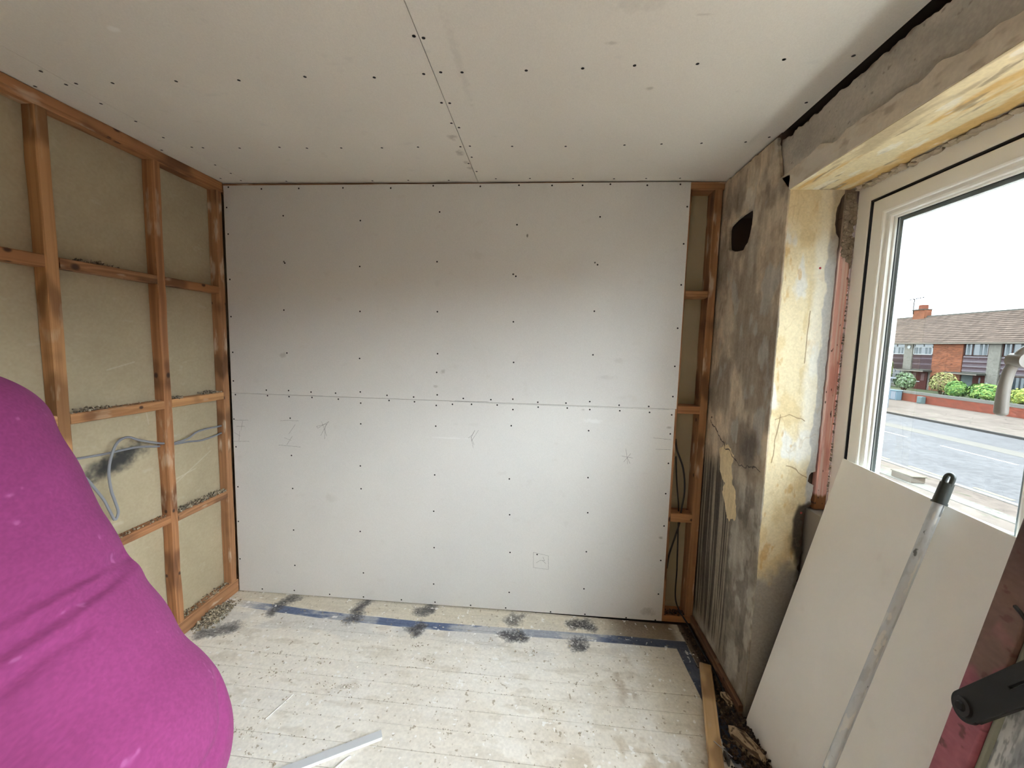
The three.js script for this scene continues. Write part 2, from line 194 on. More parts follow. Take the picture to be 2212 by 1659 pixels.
// ---------------------------------------------------------------- ceiling: three plasterboards with screws
const ceiling = thing('ceiling', 'grey plasterboard ceiling with screw rows and a straight joint', 'ceiling', [0, 0, 0], 'structure');
{
  const CE = [[0.136, 0.921], [0.182, 0.856], [0.316, 0.854], [0.55, 0.855], [0.772, 0.852], [0.014, 0.847], [0.139, 0.852], [0.139, 0.74], [0.149, 0.619], [0.14, 0.49], [0.191, 0.402], [0.24, 0.396], [0.411, 0.389], [0.02, 0.378], [0.148, 0.219], [0.15, 0.119], [0.04, 0.056], [0.133, 0.026], [1.008, 0.861], [1.237, 0.849], [1.405, 0.86], [1.462, 0.866], [1.53, 0.863], [1.734, 0.864], [1.425, 1.02], [1.45, 1.012], [1.423, 0.703], [1.452, 0.7], [1.428, 0.568], [1.451, 0.535], [0.603, 0.392], [0.725, 0.381], [0.884, 0.379], [1.07, 0.376], [1.235, 0.379], [1.424, 0.378], [1.467, 0.382], [1.651, 0.376], [1.456, 0.277], [1.429, 0.212], [1.453, 0.121], [0.386, 0.014], [0.87, 0.013], [1.068, 0.017], [1.286, 0.014], [1.539, 0.032], [1.716, 0.033], [1.909, 0.867], [2.065, 0.874], [2.251, 0.874], [2.495, 0.883], [1.882, 0.37], [2.13, 0.376], [2.282, 0.381], [2.444, 0.384], [2.618, 0.39], [2.692, 0.427], [1.937, 0.028], [2.145, 0.023], [2.305, 0.025], [2.472, 0.025], [2.682, 0.891], [2.691, 0.662]];
  const edges = [[-0.05, 0.1595], [0.1605, 1.437], [1.4395, 2.727]], gs = [120, 112, 100];
  const marks = [[1.405, 0.46, 0.018, 0.022, 0.3, gs], [1.412, 0.32, 0.016, 0.022, 0.3, gs], [1.42, 0.22, 0.012, 0.016, 0.25, gs], [1.425, 0.16, 0.012, 0.014, 0.25, gs], [1.98, 0.97, 0.02, 0.008, 0.2, gs], [2.14, 0.76, 0.014, 0.008, 0.28, gs], [2.02, 1.1, 0.06, 0.02, 0.1, gs], [2.2, 1.06, 0.02, 0.004, 0.18, gs], [0.58, 1.08, 0.012, 0.01, 0.8, [236, 234, 228]], [1.53, 0.9, 0.012, 0.2, 0.08, gs]];
  edges.forEach(([a, b], i) => {
    const m = boardTex(i ? 900 : 128, 1536, a, b, -0.07, 3.7, 5 + i, [], marks, [223, 218, 208]);
    const bd = part(ceiling, 'plasterboard', planarUV(box(a, b, H, H + 0.0125, -0.07, 3.7), 0, a, b, 2, -0.07, 3.7), std({ map: m, roughness: 0.93 }));
    screws(bd, CE.filter(([x]) => x > a && x <= b), screwGeoY, (x, z) => [x, H - 0.0003, z]);
  });
  part(ceiling, 'ceiling_deck', metreUV(box(-0.3, 3.25, H + 0.0125, H + 0.2, -0.2, 3.9)), std({ color: 0x3b332b }));
}

// ---------------------------------------------------------------- right wall: plastered pier, window reveal, lintel, soffit
const wallRight = thing('wall_right', 'stained old plaster wall with a window opening and concrete lintel', 'wall', [0, 0, 0], 'structure');
function ragged(P, step, amp, seed) { // a closed outline whose edges marked true are broken up
  const out = [], r = seed * 7.7; for (let i = 0; i < P.length; i++) { const [ax, ay, rough] = P[i], [bx, by] = P[(i + 1) % P.length]; out.push([ax, ay]); if (!rough) continue; const L = Math.hypot(bx - ax, by - ay), n = Math.floor(L / step), nx = -(by - ay) / L, ny = (bx - ax) / L; for (let k = 1; k < n; k++) { const t = k / n, o = ((fbm(t * L * 28 + r, r, 4) - 0.5) * 2.2 + (vn(t * L * 160 + r, 4) - 0.5) * 0.5) * amp * rough; out.push([mix(ax, bx, t) + nx * o, mix(ay, by, t) + ny * o]); } } return out;
}
function shapeOf(P, holes = []) { const s = new THREE.Shape(P.map(([x, y]) => new THREE.Vector2(x, y))); for (const h of holes) s.holes.push(new THREE.Path(h.map(([x, y]) => new THREE.Vector2(x, y)))); return s; }
// slab in the (z, y) plane whose visible face is at x = xf, going back to xf + t
function slabX(P, xf, t, holes = [], bevel = 0.002) { const g = new THREE.ExtrudeGeometry(shapeOf(P, holes), { depth: t - bevel, bevelEnabled: bevel > 0, bevelThickness: bevel, bevelSize: bevel, bevelOffset: -bevel, bevelSegments: 1, steps: 1 }); g.rotateY(-Math.PI / 2); g.computeBoundingBox(); const b = g.boundingBox; g.translate(xf - b.min.x, 0, 0); return g; }
// slab in the (x, y) plane whose visible face is at z = zf, going back to zf - t
function slabZ(P, zf, t, bevel = 0.002, holes = []) { const g = new THREE.ExtrudeGeometry(shapeOf(P, holes), { depth: t - bevel, bevelEnabled: bevel > 0, bevelThickness: bevel, bevelSize: bevel, bevelOffset: -bevel, bevelSegments: 1 }); g.computeBoundingBox(); g.translate(0, 0, zf - g.boundingBox.max.z); return g; }
const FLAKE = [[0.15, 1.03], [0.2, 1.1], [0.29, 1.08], [0.3, 1.0], [0.32, 0.93], [0.36, 0.86], [0.375, 0.79], [0.34, 0.755], [0.28, 0.765], [0.24, 0.82], [0.22, 0.9], [0.17, 0.96]];
const pierCol = (z, y, c) => {
  const w = fbm(z * 9, y * 6, 4), w2 = fbm(z * 22 + 9, y * 12 + 3, 4), fine = (fbm(z * 120, y * 120, 3) - 0.5) * 0.8 + (fbm(z * 70 + 4, y * 9, 4) - 0.5) * 1.1 + (fbm(z * 28, y * 20 + 8, 4) - 0.5) * 0.7, wx = z + (fbm(z * 20 + 70, y * 20, 3) - 0.5) * 0.05, wy = y + (fbm(z * 20, y * 20 + 50, 3) - 0.5) * 0.07;
  c[0] = 206; c[1] = 189; c[2] = 163; mixc(c, [180, 162, 138], ss(0.42, 0.62, w2)); mixc(c, [198, 186, 164], ss(0.56, 0.7, fbm(z * 16 + 30, y * 10, 3)) * 0.6);
  const low = ss(1.05, 0.92, wy); let st = ss(0.42, 0.62, fbm(z * 7 + 4, y * 4.5 + 11, 4) + 0.12 * ss(0.2, 0.45, wx) * ss(2.2, 1.9, y) - 0.06 * ss(1.3, 1.0, y));
  mixc(c, [126, 115, 101], st * 0.6 * (1 - low)); mixc(c, [178, 174, 164], ss(0.6, 0.7, fbm(z * 10 + 80, y * 5 + 8, 4)) * 0.75 * (1 - low));
  if (low > 0) { // lower down: combed dark adhesive near the corner, grey skim towards the window
    const comb = ss(0.36, 0.29, wx + (y - 0.5) * 0.06), s1 = fbm(z * 120 + fbm(z * 3, y * 2, 2) * 3, y * 1.6 + 5, 3) * 0.75 + fbm(z * 30 + 8, y * 3, 3) * 0.25, b = [0, 0, 0]; b[0] = 172; b[1] = 165; b[2] = 151; mixc(b, [136, 128, 114], ss(0.4, 0.65, w));
    const d = [150, 140, 122]; mixc(d, [66, 59, 52], ss(0.4, 0.58, s1) * 0.9); mixc(b, d, comb * ss(0.06, 0.14, y)); mixc(b, [92, 84, 74], ss(0.5, 0.66, w2) * 0.5 * (1 - comb)); mixc(c, b, low);
  }
  const dk = ss(1.0, 0.2, Math.hypot((wx - 0.43) / 0.13, (wy - 1.12) / 0.14)); mixc(c, [88, 80, 72], dk * 0.75);
  if (inpoly(wx, wy, FLAKE)) { c[0] = 222; c[1] = 202; c[2] = 160; }
  const cr = Math.min(segd(wx, wy, 0.02, 1.17, 0.2, 1.09), segd(wx, wy, 0.2, 1.09, 0.36, 1.04), segd(wx, wy, 0.36, 1.04, 0.55, 1.06)); mixc(c, [52, 46, 40], ss(0.004, 0.001, cr) * 0.85);
  mixc(c, [206, 196, 178], ss(0.05, 0.0, Math.abs(wx - 0.33) + Math.max(0, Math.abs(wy - 2.03) - 0.12)) * 0.5); mixc(c, [210, 204, 190], ss(1.0, 0.5, Math.hypot((wx - 0.27) / 0.07, (wy - 2.22) / 0.06)) * 0.7);
  c[0] += fine * 26; c[1] += fine * 25; c[2] += fine * 23;
};
{
  const y0 = 0, y1 = 2.42, z0 = -0.12, z1 = 0.6, W = 512, Hh = 1792;
  const map = tex(W, Hh, (u, v, c) => pierCol(mix(z0, z1, u), mix(y0, y1, v), c));
  const bmp = tex(W / 2, Hh / 2, (u, v, c) => { const z = mix(z0, z1, u), y = mix(y0, y1, v); pierCol(z, y, c); const g = 128 + (fbm(z * 14, y * 9, 5) - 0.5) * 170 + (c[0] - 150) * 0.25 + (inpoly(z, y, FLAKE) ? 30 : 0); c[0] = c[1] = c[2] = g; }, false);
  const M = std({ map, bumpMap: bmp, bumpScale: 0.006, roughness: 0.93 });
  const hole = [[0.299, 2.161], [0.239, 2.165], [0.18, 2.163], [0.117, 2.156], [0.077, 2.147], [0.069, 2.132], [0.075, 2.075], [0.088, 2.034], [0.141, 2.015], [0.206, 2.004], [0.24, 2.001], [0.256, 2.017], [0.276, 2.026], [0.292, 2.059], [0.302, 2.103], [0.304, 2.142]];
  const out = ragged([[-0.1, 0.0], [0.5692, 0.0], [0.5692, 2.146], [0.5692, 2.2, 0.6], [0.5, 2.215, 1], [0.452, 2.385, 0.8], [0.2, 2.389, 0.8], [-0.1, 2.392]], 0.012, 0.009, 3);
  const pg = slabX(out, XR, 0.014, [ragged(hole.map((p) => [...p, 1]), 0.006, 0.006, 5)]);
  part(wallRight, 'plaster_pier', planarUV(pg, 2, z0, z1, 1, y0, y1), M);
  const brick = std({ color: 0x54443a, roughness: 0.95 });
  const zz = -0.2; const core = merged([box(2.7225, 2.98, -0.1, 1.94, zz, 0.548), box(2.7225, 2.98, 2.2, 2.6, zz, 0.46), box(2.7225, 2.98, 1.94, 2.2, zz, 0.04), box(2.7225, 2.98, 1.94, 2.2, 0.35, 0.548), box(2.7225, 2.98, 2.2, 2.205, 0.46, 0.548), box(2.98, 3.1, -0.4, 2.6, -2.0, 0.548)]);
  part(wallRight, 'masonry', metreUV(core, 1), brick);
  // the return beside the window
  const RX0 = 2.7, RX1 = 2.92;
  const rcol = (x, y, c) => {
    const w = fbm(x * 18, y * 9, 4), w2 = fbm(x * 30 + 7, y * 14 + 5, 4), fine = fbm(x * 160, y * 160, 3) - 0.5, wx = x + (fbm(x * 30, y * 14, 3) - 0.5) * 0.03, wy = y + (fbm(x * 22 + 9, y * 22, 3) - 0.5) * 0.1;
    c[0] = 216; c[1] = 201; c[2] = 166; mixc(c, [204, 182, 138], ss(0.5, 0.66, w) * 0.7); mixc(c, [212, 210, 205], ss(0.56, 0.66, fbm(x * 14 + 90, y * 6 + 2, 4)) * 0.8); mixc(c, [190, 146, 88], ss(0.66, 0.76, fbm(x * 26 + 3, y * 12 + 44, 4)) * 0.5);
    mixc(c, [230, 226, 214], ss(0.05, 0.02, Math.abs(wx - 2.862)) * 0.7 * ss(1.0, 1.2, y)); mixc(c, [184, 182, 178], ss(2.866, 2.874, wx)); mixc(c, [140, 124, 104], ss(1.86, 2.0, wy) * ss(2.86, 2.88, x) * 0.8); mixc(c, [208, 190, 154], ss(1.95, 2.05, wy) * 0.5);
    mixc(c, [150, 144, 134], ss(0.68, 0.58, wy - (x - 2.71) * 0.35)); mixc(c, [74, 66, 56], ss(0.5, 0.72, fbm(x * 12 + 5, y * 5, 4) * 0.6 + 0.42 * ss(2.81, 2.88, wx) * ss(1.02, 0.92, wy) * ss(0.4, 0.6, y) - 0.02));
    const cr = ss(0.028, 0.0, Math.abs(fbm(x * 20 + 15, y * 7 + 6, 3) - 0.5)) * ss(0.45, 0.6, fbm(x * 8, y * 4 + 30, 2)); mixc(c, [168, 144, 110], cr * 0.22);
    const kx = mix(x, wx, 0.3), ky = mix(y, wy, 0.3), c2 = Math.min(segd(kx, ky, 2.73, 1.28, 2.78, 1.3), segd(kx, ky, 2.78, 1.3, 2.84, 1.27), segd(kx, ky, 2.79, 1.09, 2.87, 1.05), segd(kx, ky, 2.73, 1.1, 2.75, 1.3), segd(kx, ky, 2.82, 1.5, 2.825, 1.7)); mixc(c, [132, 108, 80], ss(0.0028, 0.0008, c2) * 0.65);
    mixc(c, [186, 70, 66], ss(0.006, 0.003, Math.hypot(x - 2.862, y - 0.905)) * 0.8); mixc(c, [170, 50, 60], ss(0.005, 0.003, Math.hypot(x - 2.845, y - 1.86)));
    c[0] += fine * 22; c[1] += fine * 21; c[2] += fine * 18;
  };
  const rmap = tex(256, 1664, (u, v, c) => rcol(mix(RX0, RX1, u), mix(0, 2.16, v), c)), rb = tex(192, 1248, (u, v, c) => { const x = mix(RX0, RX1, u), y = mix(0, 2.16, v); rcol(x, y, c); const g = 128 + (fbm(x * 16, y * 12, 5) - 0.5) * 160 + (c[1] - 190) * 0.4; c[0] = c[1] = c[2] = g; }, false);
  const ro = ragged([[2.7125, 0], [2.9, 0, 1.4], [2.872, 0.55, 1.4], [2.874, 0.92, 1.0], [2.898, 0.94, 0.7], [2.9, 1.02, 0.5], [2.876, 1.035, 0.5], [2.886, 1.07, 0.3], [2.902, 1.075, 0.25], [2.902, 1.97, 0.5], [2.889, 2.0, 0.5], [2.884, 2.06, 0.5], [2.9, 2.12, 0.4], [2.93, 2.15], [2.7125, 2.15, 0.25]], 0.01, 0.012, 9);
  part(wallRight, 'reveal_plaster', planarUV(slabZ(ro, 0.57, 0.024), 0, RX0, RX1, 1, 0, 2.16), std({ map: rmap, bumpMap: rb, bumpScale: 0.008, roughness: 0.9 }));
  // lintel: cast concrete set a little back, with a band of old plaster along its foot
  const Z1 = 2.75;
  const conc = tex(1024, 128, (u, v, c) => { const z = mix(0.4, 2.8, u), y = mix(2.18, 2.42, v), m = fbm(z * 8, y * 14, 5) - 0.5, f = fbm(z * 160, y * 160, 3) - 0.5; c[0] = 176 + m * 50 + f * 22; c[1] = 168 + m * 48 + f * 22; c[2] = 154 + m * 44 + f * 20; mixc(c, [104, 92, 80], ss(2.355, 2.39, y + (fbm(z * 30, y * 30, 4) - 0.5) * 0.05) * 0.8); mixc(c, [120, 110, 98], ss(0.78, 0.84, fbm(z * 60, y * 60 + 9, 3)) * 0.5); });
  const cg = slabX(ragged([[0.44, 2.19], [Z1, 2.19], [Z1, 2.366, 1], [0.44, 2.366]], 0.01, 0.013, 21), 2.727, 0.22);
  part(wallRight, 'concrete_lintel', planarUV(cg, 2, 0.4, 2.8, 1, 2.18, 2.42), std({ map: conc, bumpMap: conc, bumpScale: 0.004, roughness: 0.95 }));
  part(wallRight, 'wall_plate', timber(2.765, 2.95, 2.34, 2.4, 0.4, 3.7, 2), std({ color: 0x3c3026, roughness: 0.95 }));
  const band = tex(1024, 64, (u, v, c) => { const z = mix(0.4, 2.8, u), y = mix(2.13, 2.26, v), m = fbm(z * 9 + 3, y * 20, 5) - 0.5, f = fbm(z * 150, y * 150, 3) - 0.5; c[0] = 196 + m * 36 + f * 16; c[1] = 183 + m * 36 + f * 16; c[2] = 162 + m * 34 + f * 15; mixc(c, [150, 134, 114], ss(0.54, 0.68, fbm(z * 12, y * 26 + 8, 4)) * 0.6); mixc(c, [206, 198, 182], ss(0.58, 0.68, fbm(z * 7 + 60, y * 16, 4)) * 0.6); });
  const bp = []; for (let i = 0; i <= 150; i++) { const z = mix(0.506, Z1, i / 150); bp.push([z, 2.218 - 0.01 * (z - 0.5) + (fbm(z * 22, 3, 4) - 0.5) * 0.03 + 0.012 * Math.exp(-(((z - 0.72) / 0.05) ** 2))]); }
  part(wallRight, 'lintel_plaster', planarUV(slabX([[0.57, 2.145], [Z1, 2.145], ...bp.reverse()], XR, 0.03), 2, 0.4, 2.8, 1, 2.13, 2.26), std({ map: band, bumpMap: band, bumpScale: 0.006, roughness: 0.92 }));
  const sof = tex(320, 1280, (u, v, c) => { const x = mix(XR, 2.96, u), z = mix(0.55, Z1, v), w = fbm(x * 30, z * 5, 4), fine = fbm(x * 150, z * 150, 3) - 0.5; c[0] = 226; c[1] = 211; c[2] = 172; mixc(c, [214, 178, 116], ss(0.45, 0.65, w + 0.25 * ss(2.83, 2.92, x) - 0.08)); mixc(c, [150, 134, 108], ss(0.64, 0.76, fbm(x * 44 + fbm(x * 9, z * 5, 2) * 2, z * 9 + 3, 4)) * 0.7 * ss(2.94, 2.86, x)); mixc(c, [150, 132, 104], ss(0.55, 0.7, fbm(x * 16 + 8, z * 3.2 + 40, 4)) * 0.5); mixc(c, [150, 142, 132], ss(2.925, 2.94, x + (fbm(x * 20, z * 20, 3) - 0.5) * 0.03)); mixc(c, [236, 232, 222], ss(0.6, 0.68, fbm(x * 30 + 4, z * 10 + 70, 4)) * 0.6); c[0] += fine * 20; c[1] += fine * 20; c[2] += fine * 16; });
  part(wallRight, 'soffit_plaster', planarUV(box(XR + 0.001, 2.955, 2.144, 2.19, 0.57, Z1), 0, XR, 2.96, 2, 0.55, Z1), std({ map: sof, bumpMap: sof, bumpScale: 0.004, roughness: 0.9 }));
  // broken mortar hanging along the head of the window frame
  const r = rng(44), lumps = []; for (let i = 0; i < 210; i++) { const z = 0.575 + r() * 1.3, s = 0.004 + r() * 0.008; const g = new THREE.IcosahedronGeometry(s, 0); g.scale(0.8 + r(), 0.5 + r() * 0.5, 1.4 + r()); g.rotateY(r() * 6); g.translate(2.938 + r() * 0.012, 2.142 - r() * 0.006, z); lumps.push(g); }
  part(wallRight, 'broken_mortar', merged(lumps), std({ color: 0xb9ad98, roughness: 0.95 }), 'stuff');
  // masonry below and beyond the window, and the plain wall beyond it
  const lowm = std({ color: 0x8d857a, roughness: 0.95 });
  part(wallRight, 'sill_masonry', metreUV(box(2.95, 3.1, -0.4, 0.935, 0.548, Z1)), lowm); part(wallRight, 'outer_lintel', metreUV(box(2.947, 3.1, 2.15, 2.6, 0.548, Z1)), lowm);
  part(wallRight, 'far_pier', metreUV(box(XR, 3.1, -0.4, 2.6, Z1, 3.9)), std({ color: 0xb9ab92, roughness: 0.93 })); part(wallRight, 'sill_rubble', metreUV(box(2.89, 2.96, 0, 0.92, 0.548, Z1)), lowm);
}
// old pink-primed timber sub-frame standing in the reveal
{
  const t = tex(64, 1024, (u, v, c) => { const x = u * 0.05, y = mix(0.9, 2.14, v), w = fbm(x * 60, y * 7, 4), st = fbm(x * 160 + 5, y * 3, 3); c[0] = 226; c[1] = 172; c[2] = 160; mixc(c, [238, 214, 206], ss(0.45, 0.62, st) * 0.8); mixc(c, [206, 138, 128], ss(0.52, 0.68, w) * 0.6); mixc(c, [128, 110, 96], ss(1.86, 1.98, y + (w - 0.5) * 0.3)); mixc(c, [142, 92, 54], ss(0.985, 0.97, y + (w - 0.5) * 0.04)); mixc(c, [70, 44, 36], ss(0.77, 0.81, fbm(x * 120 + 9, y * 40, 3)) * 0.85); });
  const g = timber(2.906, 2.949, 0.925, 2.142, 0.53, 0.574, 1, 0.0015); planarUV(g, 0, 2.9, 2.95, 1, 0.9, 2.14);
  single('timber_subframe', g, std({ map: t, roughness: 0.7, bumpMap: t, bumpScale: 0.002 }), 'old pink primed timber post standing beside the white window frame', 'timber');
  const r = rng(9), L = []; for (let i = 0; i < 160; i++) { const y = 1.88 + r() * 0.25, s = 0.004 + r() * 0.007, q = new THREE.IcosahedronGeometry(s, 0); q.scale(1, 1.2, 0.6); q.rotateZ(r() * 6); q.translate(2.915 + r() * 0.032, y, 0.573 + r() * 0.004); L.push(q); }
  for (let i = 0; i < 120; i++) { const y = 1.0 + r() * 1.0, s = 0.002 + r() * 0.003, q = new THREE.IcosahedronGeometry(s, 0); q.translate(2.947 + r() * 0.004, y, 0.575); L.push(q); }
  single('mortar_remnant', merged(L), std({ color: 0x8d8070, roughness: 0.95 }), 'crumbly grey brown mortar stuck on top of the pink post', 'mortar', 'stuff');
}
tag(part(scene, 'baseboard_right', timber(2.69, 2.708, 0.0, 0.052, -0.01, 0.566, 2, 0.002), WOODdark), 'narrow brown timber batten along the foot of the stained pier', 'baseboard', 'structure');
{ // wall behind the camera closes the room
  const w = thing('wall_front', 'plain plastered wall behind the viewpoint', 'wall', [0, 0, 0], 'structure'); part(w, 'plaster', metreUV(box(-0.3, 3.2, -0.2, 2.6, 3.7, 3.9)), std({ color: 0xc6ab86, roughness: 0.93 }));
}

// ---------------------------------------------------------------- floor: dusty boards running across the room
const floor = thing('floor', 'dusty pale floorboards with a blue painted border and soot marks', 'floor', [0, 0, 0], 'structure');
{
  const BLUE = [[0, 0.10], [0.2, 0.117], [0.6, 0.15], [1.17, 0.171], [1.7, 0.166], [2.27, 0.16], [2.6, 0.165]];
  const SOOT = [[0.36, 0.03, 0.33, 0.16, 0.8], [0.80, 0.02, 0.79, 0.17, 0.85], [1.21, 0.03, 1.16, 0.06, 0.8], [1.185, 0.19, 1.175, 0.22, 0.95], [1.72, 0.06, 1.69, 0.09, 0.65], [1.66, 0.2, 1.74, 0.19, 0.9], [2.11, 0.06, 2.05, 0.06, 0.95], [2.06, 0.21, 2.07, 0.23, 0.9], [0.1, 0.36, 0.2, 0.3, 0.7]];
  const fcol = (x, z, c) => {
    const w = fbm(x * 2.2, z * 2.2, 4), w2 = fbm(x * 9 + 4, z * 22 + 7, 4), fine = fbm(x * 120, z * 120, 3) - 0.5, gr = fbm(x * 5, z * 90, 3) - 0.5, wx = x + (fbm(x * 16, z * 16, 3) - 0.5) * 0.03, wz = z + (fbm(x * 16 + 30, z * 16, 3) - 0.5) * 0.02;
    c[0] = 227; c[1] = 222; c[2] = 211; mixc(c, [208, 201, 187], ss(0.45, 0.68, w) * 0.5); mixc(c, [226, 223, 215], ss(0.5, 0.66, fbm(x * 6 + 60, z * 6, 4)) * 0.55); mixc(c, [192, 183, 166], ss(0.56, 0.72, w2) * 0.4);
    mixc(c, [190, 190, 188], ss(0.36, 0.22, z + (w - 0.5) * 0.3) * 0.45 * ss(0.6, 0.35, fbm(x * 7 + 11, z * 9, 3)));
    const wear = ss(2.3, 2.42, wx) * ss(0.06, 0.0, Math.abs(wz - 0.35) - 0.3); mixc(c, [202, 190, 166], wear * 0.5); mixc(c, [150, 134, 114], ss(2.3, 2.26, wx) * ss(2.18, 2.22, wx) * ss(0.42, 0.66, fbm(x * 24, z * 20, 4)) * ss(0.62, 0.5, z) * 0.5);
    mixc(c, [184, 170, 148], ss(0.54, 0.7, fbm(x * 11 + 77, z * 11, 4)) * ss(0.5, 0.8, z) * ss(1.7, 2.2, x) * 0.6);
    // bare strip behind the border, the blue border itself, then dust lying on it
    const bz = lerpPts(BLUE, x), inner = ss(bz - 0.026, bz - 0.03, wz) * ss(2.6, 2.55, x); mixc(c, [206, 196, 172], inner * 0.6); mixc(c, [112, 96, 78], inner * ss(2.15, 2.35, x) * 0.75);
    const bm = Math.max(ss(0.03, 0.026, Math.abs(z - bz)) * ss(2.618, 2.612, x) * ss(0.05, 0.3, x), ss(0.032, 0.028, Math.abs(x - (2.583 + (z - 0.17) * 0.04))) * ss(bz - 0.03, bz - 0.026, z) * ss(0.9, 0.7, z));
    if (bm > 0) { const dust = clamp(ss(0.4, 0.62, fbm(x * 10 + 8, z * 30, 4)) * (0.75 - 0.65 * ss(2.15, 2.3, x)) + 0.7 * ss(1.3, 1.75, x) * ss(2.22, 2.12, x) + 0.35 * ss(0.45, 0.2, x)); const b = [92, 105, 134]; mixc(b, [66, 74, 92], ss(2.1, 2.35, x)); mixc(b, [196, 194, 190], dust * 0.85); mixc(c, b, bm); }
    mixc(c, [92, 76, 60], ss(2.612, 2.622, x - (z - 0.17) * 0.02) * 0.9);
    for (const [ax, az, bx, b2, am] of SOOT) { const d = segd(x + (fbm(x * 14 + 5, z * 14, 4) - 0.5) * 0.09, z + (fbm(x * 14, z * 14 + 60, 4) - 0.5) * 0.07, ax, az, bx, b2); if (d < 0.12) { const g = vn(x * 380, z * 380) * 0.55 + vn(x * 120, z * 120) * 0.45; mixc(c, [62, 62, 64], clamp(ss(0.085, 0.0, d) * 1.3 - g * 0.75) * am); if (x > 1.6) mixc(c, [220, 218, 214], ss(0.6, 0.75, g) * ss(0.09, 0.04, d) * 0.5); } }
    c[0] += fine * 24 + gr * 10; c[1] += fine * 24 + gr * 10; c[2] += fine * 23 + gr * 9;
    mixc(c, [150, 138, 118], ss(0.76, 0.82, fbm(x * 60 + 3, z * 60 + 9, 3)) * 0.7); mixc(c, [238, 237, 233], ss(0.76, 0.8, fbm(x * 44 + 33, z * 44, 3)) * 0.8);
  };
  const X0 = -0.05, X1 = 2.75, Z0 = -0.05, Z1 = 2.35;
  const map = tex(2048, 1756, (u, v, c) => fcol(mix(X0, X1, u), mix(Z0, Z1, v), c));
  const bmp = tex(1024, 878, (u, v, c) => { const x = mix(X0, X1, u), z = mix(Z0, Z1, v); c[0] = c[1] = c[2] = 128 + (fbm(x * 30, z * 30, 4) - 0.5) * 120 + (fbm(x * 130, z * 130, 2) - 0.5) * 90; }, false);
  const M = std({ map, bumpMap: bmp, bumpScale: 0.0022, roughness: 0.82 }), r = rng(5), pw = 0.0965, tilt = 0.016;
  for (let k = 0; k < 39; k++) {
    const z0 = k * pw - 0.02, gap = 0.0011 + r() * 0.0012, dy = -r() * 0.0012, x1 = 2.64 + (r() - 0.5) * 0.012, g = rbox(-0.045, x1, -0.02 + dy, dy, z0 + gap / 2, z0 + pw - gap / 2, 0.0012, 1), p = g.attributes.position;
    for (let i = 0; i < p.count; i++) p.setZ(i, p.getZ(i) + p.getX(i) * tilt - 0.02);
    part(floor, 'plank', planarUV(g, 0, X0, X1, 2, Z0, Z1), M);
  }
  part(floor, 'subfloor', metreUV(box(-0.3, 3.1, -0.3, -0.024, -0.2, 3.9)), std({ color: 0x4a4036, roughness: 0.96 }));
}
// ---------------------------------------------------------------- the window
const pvc = std({ color: 0xf3f1ea, roughness: 0.35 }), gasket = std({ color: 0x15151a, roughness: 0.6 }), spacer = std({ color: 0xf2f4f6, roughness: 0.4 });
const paneMat = new THREE.MeshPhysicalMaterial({ color: 0xffffff, transmission: 1, thickness: 0, roughness: 0.0, ior: 1.45, specularIntensity: 0.6 });
const addedTintPane = new THREE.MeshPhysicalMaterial({ color: 0xcfd3d3, transmission: 1, thickness: 0, roughness: 0.0, ior: 1.45, specularIntensity: 0.6 }); // grey tint added to the opening sash alone, dimming the street behind it
// a rectangular ring in the (z, y) plane from x = xf back to xb, with rounded edges
function ring(z0, z1, y0, y1, w, xf, xb, bevel = 0.004) {
  const s = new THREE.Shape([[z0, y0], [z1, y0], [z1, y1], [z0, y1]].map(([a, b]) => new THREE.Vector2(a, b))); s.holes.push(new THREE.Path([[z0 + w, y0 + w], [z0 + w, y1 - w], [z1 - w, y1 - w], [z1 - w, y0 + w]].map(([a, b]) => new THREE.Vector2(a, b))));
  const g = new THREE.ExtrudeGeometry(s, { depth: xb - xf - 2 * bevel, bevelEnabled: true, bevelThickness: bevel, bevelSize: bevel, bevelOffset: -bevel, bevelSegments: 2 }); g.rotateY(-Math.PI / 2); g.computeBoundingBox(); g.translate(xf - g.boundingBox.min.x, 0, 0); return g;
}
const win = thing('window_1', 'white plastic casement window with one opening sash and wide fixed pane', 'window', [0, 0, 0], 'structure');
